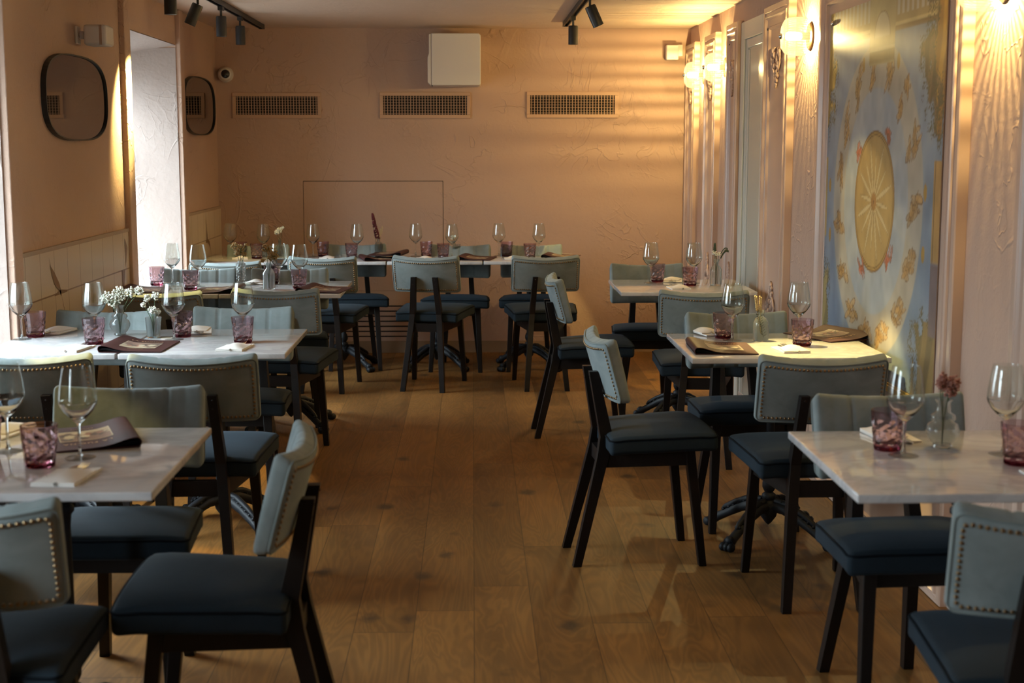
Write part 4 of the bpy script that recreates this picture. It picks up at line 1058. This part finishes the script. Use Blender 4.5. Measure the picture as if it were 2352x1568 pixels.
def make_menu():
    root = empty('menu', (0, 0, 0)); hd = .148; th = .0016
    sec = []
    xs = [.12 - .24 * k / 22 for k in range(21)]
    up = [(x, mz(x)) for x in xs]
    xe, ze = up[-1]; r = ze / 2
    arc = [(xe - r * math.sin(a) * 1.0, ze / 2 + r * math.cos(a)) for a in [PI * k / 8 for k in range(1, 8)]]
    low = [(-.108 + .228 * k / 8, .0010) for k in range(9)]
    line = up + arc + low
    n = len(line); vs = []; fs = []
    for s in (-hd, hd):
        for x, z in line: vs.append((x, s, z))
    # inner offset line
    inn = []
    for k, (x, z) in enumerate(line):
        a = line[max(k - 1, 0)]; c = line[min(k + 1, n - 1)]; dx, dz = c[0] - a[0], c[1] - a[1]; L = math.hypot(dx, dz) or 1
        inn.append((x - dz / L * th * (-1), z + dx / L * th * (1)) if False else (x + (-dz / L) * th * -1 * -1 * 1, z + (dx / L) * th))
    for s in (-hd, hd):
        for x, z in inn: vs.append((x, s, max(z, .0005)))
    for k in range(n - 1):
        fs.append((k, n + k, n + k + 1, k + 1))
        fs.append((2 * n + k, 2 * n + k + 1, 3 * n + k + 1, 3 * n + k))
        fs.append((k, k + 1, 2 * n + k + 1, 2 * n + k)); fs.append((n + k, 3 * n + k, 3 * n + k + 1, n + k + 1))
    fs.append((0, 2 * n, 3 * n, n)); fs.append((n - 1, 2 * n - 1, 4 * n - 1, 3 * n - 1))
    b = MB(); b.add(vs, fs); b.build('cover', M['cover'], root, True, 50)
    # dark inner leaves
    b = MB(); m_ = 12
    for lift in (.35, .6):
        vs = []; fs = []
        for k in range(m_ + 1):
            x = -.104 + .218 * k / m_; z = .0022 + (mz(x) - .0045) * lift
            vs += [(x, -hd + .004, z), (x, hd - .004, z), (x, -hd + .004, z + .0006), (x, hd - .004, z + .0006)]
        for k in range(m_):
            a = k * 4; fs += [(a + 2, a + 3, a + 7, a + 6), (a + 1, a, a + 4, a + 5), (a, a + 2, a + 6, a + 4), (a + 3, a + 1, a + 5, a + 7)]
        b.add(vs, fs)
    b.build('inner_leaves', M['inside'], root)
    # printed picture: a blurred crowd scene in a pale border
    nx, ny = 40, 24; x0, x1, y0, y1 = -.052, .078, -.075, .050; r = np.random.RandomState(8); vs = []; cs = []
    blobs = [(r.rand(), r.uniform(.2, .8), r.uniform(.03, .10), [(.03, .03, .027), (.42, .33, .22), (.26, .11, .07), (.48, .41, .29), (.06, .04, .03)][k % 5]) for k in range(34)]
    for j in range(ny + 1):
        for i in range(nx + 1):
            u, v = i / nx, j / ny; x = x0 + (x1 - x0) * u; y = y0 + (y1 - y0) * v; vs.append((x, y, mz(x) + .0012))
            c = np.array((.20, .12, .09)) if v > .6 else np.array((.38, .30, .19)) if v < .25 else np.array((.16, .10, .07))
            for (bu, bv, br, bc) in blobs:
                if ((u - bu) / br) ** 2 + ((v - bv) / br / 1.3) ** 2 < 1: c = np.array(bc)
            if min(i, nx - i) < 1 or min(j, ny - j) < 1: c = np.array((.62, .56, .42))
            cs.append([*c, 1])
    fs = [(j * (nx + 1) + i, j * (nx + 1) + i + 1, (j + 1) * (nx + 1) + i + 1, (j + 1) * (nx + 1) + i) for j in range(ny) for i in range(nx)]
    me = D.meshes.new('cover_picture'); me.from_pydata(vs, [], fs); me.materials.append(M['print'])
    ca = me.color_attributes.new('Col', 'FLOAT_COLOR', 'POINT'); ca.data.foreach_set('color', np.array(cs, np.float32).ravel())
    o = D.objects.new('cover_picture', me); COL.objects.link(o); o.parent = root
    shape_text('LA FUCINA', .020, 'gold_title', M['goldink'], root, (0, 0, 0), fn=lambda c: Vector((c.x + .013, c.y + .085, mz(c.x + .013) + .0012 + max(c.z, 0))))
    shape_text('RISTORANTE', .008, 'gold_subtitle', M['goldink'], root, (0, 0, 0), fn=lambda c: Vector((c.x + .013, c.y - .100, mz(c.x + .013) + .0012 + max(c.z, 0))))
    return root
ME = [(-.985, 3.62, 200, 'dark red menu folded open toward the aisle on the front left table'),
      (-1.252, 5.31, -2, 'dark red menu lying before the white flowers on the second left table'),
      (-1.70, 7.40, 8, 'dark red menu beside the tiled wall on the third left table'),
      (-1.318, 7.39, 178, 'dark red menu with its back cover up, middle of the third left table'),
      (-.790, 7.40, -9, 'dark red menu at the aisle end of the third left table'),
      (-.640, 9.42, 12, 'dark red menu in front of the amaranth bottle, under the corner of another'),
      (-.557, 9.56, 172, 'dark red menu overlapping another one just right of the amaranth bottle'),
      (.020, 9.46, -10, 'dark red menu behind the gap between the two studded back chairs'),
      (.575, 9.60, -12, 'dark red menu at the right end of the back table'),
      (.915, 5.20, -2, 'dark red menu on the aisle end of the table beside the mural'),
      (1.375, 5.52, 205, 'dark red menu against the mural on the lit table')]
m0 = make_menu()
for i, (x, y, a, lb) in enumerate(ME):
    x, y = settle(x, y, a, .12, .148, .148)
    c = m0 if i == 0 else copy_tree(m0); c.location = (x, y, ZT + (.0008 if i != 6 else .0225)); c.rotation_euler.z = math.radians(a); tag(c, lb, 'menu', 'dark red menus')

# ------------------------------------------------------------------ napkins and forks
def make_napkin():
    root = empty('folded_napkin', (0, 0, 0)); w, d = .050, .088
    def sheet(poly, z0, th, bulge, nm, n=10):
        b = MB(); vs = []; fs = []
        (ax, ay), (bx, by), (cx, cy_), (dx, dy) = poly
        for j in range(n + 1):
            for i in range(n + 1):
                u, v = i / n, j / n
                x = (ax * (1 - u) + bx * u) * (1 - v) + (dx * (1 - u) + cx * u) * v; y = (ay * (1 - u) + by * u) * (1 - v) + (dy * (1 - u) + cy_ * u) * v
                vs.append((x, y, z0 + th + bulge * math.sin(PI * u) * math.sin(PI * min(1, v * 1.0)) ** .5 + .0008 * math.sin(9 * u + 5 * v)))
        k = len(vs); vs += [(x, y, z0) for x, y, z in vs]
        for j in range(n):
            for i in range(n):
                a = j * (n + 1) + i; fs.append((a, a + 1, a + n + 2, a + n + 1)); fs.append((k + a, k + a + n + 1, k + a + n + 2, k + a + 1))
        for i in range(n):
            a, c = i, i + 1; fs.append((a, k + a, k + c, c)); a = n * (n + 1) + i; fs.append((a, a + 1, k + a + 1, k + a))
            a = i * (n + 1); fs.append((a, a + n + 1, k + a + n + 1, k + a)); a = a + n; fs.append((a, k + a, k + a + n + 1, a + n + 1))
        b.add(vs, fs); return b.build(nm, M['napkin'], root, True, 50)
    sheet([(-w, -d), (w, -d), (w, d), (-w, d * .8)], 0, .004, .001, 'lower_fold')
    sheet([(-w * .98, -d), (w * 1.0, -d), (w * 1.05, d * .55), (-w * .6, d * .35)], .0052, .003, .013, 'pocket_flap')
    return root
def make_fork():
    b = MB()
    pts = [(0, -.070, .006), (0, -.05, .006), (0, .02, .006), (0, .05, .009), (0, .068, .009)]
    b.tube(pts, [.0045, .0035, .0022, .0024, .003], 8)
    b.rbox((-.011, .064, .006), (.011, .084, .0095), .0012, (1, 1, 1), 1)
    for k in range(4):
        x = -.009 + .006 * k; b.tube([(x, .082, .0078), (x, .105, .0075), (x, .128, .0105)], [.0016, .0014, .0006], 6)
    return b.build('dinner_fork', M['steel'], None, True, 50)
def make_knife():
    b = MB(); b.tube([(0, -.060, .006), (0, -.03, .006), (0, .03, .0055)], [.005, .0045, .0032], 8)
    b.add([(-.007, .028, .005), (.006, .028, .005), (.007, .11, .005), (.001, .125, .005), (-.007, .10, .005), (-.007, .028, .0068), (.006, .028, .0058), (.007, .11, .0058), (.001, .125, .0056), (-.007, .10, .0062)],
          [(4, 3, 2, 1, 0), (5, 6, 7, 8, 9), (0, 1, 6, 5), (1, 2, 7, 6), (2, 3, 8, 7), (3, 4, 9, 8), (4, 0, 5, 9)])
    return b.build('table_knife', M['steel'], None, True, 50)
NK = [(-.925, 3.19, -5, 'before the wine glass on the front left table'),
      (-1.24, 3.70, 165, 'at the left frame edge behind the front left tumblers'),
      (-1.690, 5.74, 168, 'behind the leftmost tumbler of the second left table'),
      (-1.475, 5.30, -8, 'left of the menu on the second left table'),
      (-1.115, 5.735, 190, 'behind the third wine glass of the second left table'),
      (-.885, 5.30, -6, 'at the aisle end of the second left table'),
      (-1.68, 7.80, 200, 'behind the leftmost glasses of the third left table'),
      (-1.17, 7.79, 175, 'between the two vases of dried flowers'),
      (-1.55, 9.50, 10, 'beside the dried flowers at the left end of the back table'),
      (-1.35, 9.82, 175, 'behind the glowing tumbler on the back table'),
      (-.975, 9.50, 5, 'left of the menu and amaranth on the back table'),
      (-.91, 9.84, 178, 'far side of the back table, left of the amaranth'),
      (-.325, 9.47, 4, 'above the left studded chair of the back table'),
      (-.27, 9.86, 180, 'far side of the back table beside the squared vase'),
      (.26, 9.45, 0, 'above the right studded chair of the back table'),
      (.54, 9.85, 176, 'yellow-lit at the right end of the back table'),
      (1.105, 7.86, 170, 'between the glasses on the far side of the far right table'),
      (1.085, 7.46, 4, 'near side of the far right table'),
      (.965, 5.585, 195, 'half under the left tumbler beside the mural'),
      (1.185, 5.17, 6, 'brightly lit before the right tumbler beside the mural'),
      (1.085, 3.585, 188, 'behind the left tumbler of the front right table'),
      (1.315, 3.13, 0, 'at the right frame edge on the front right table')]
n0 = make_napkin(); f0 = make_fork(); k0 = make_knife(); logo = None
for i, (x, y, a, lb) in enumerate(NK):
    z = ZT + .0008; A = math.radians(a)
    x, y = settle(x, y, a, .048, .086, .108); A = math.radians(a)
    c = n0 if i == 0 else copy_tree(n0); c.location = (x, y, z); c.rotation_euler.z = A; tag(c, 'white folded napkin ' + lb, 'napkin', 'folded white napkins')
    off = Vector((.012 * math.cos(A), .012 * math.sin(A), .0)); back = Vector((math.sin(A), -math.cos(A), 0)) * .020
    f = f0 if i == 0 else copy_tree(f0); f.location = Vector((x, y, z)) + off * .6 + back; f.rotation_euler.z = A; tag(f, 'fork in the napkin ' + lb, 'fork', 'forks tucked into napkins')
    k = k0 if i == 0 else copy_tree(k0); k.location = Vector((x, y, z)) - off + back; k.rotation_euler.z = A; tag(k, 'knife in the napkin ' + lb, 'knife', 'knives tucked into napkins')
root = D.objects[n0.name]
shape_text('La Fucina', .013, 'grey_print', M['inkgrey'], root, (0, -.045, .0150))

bpy.context.view_layer.update()
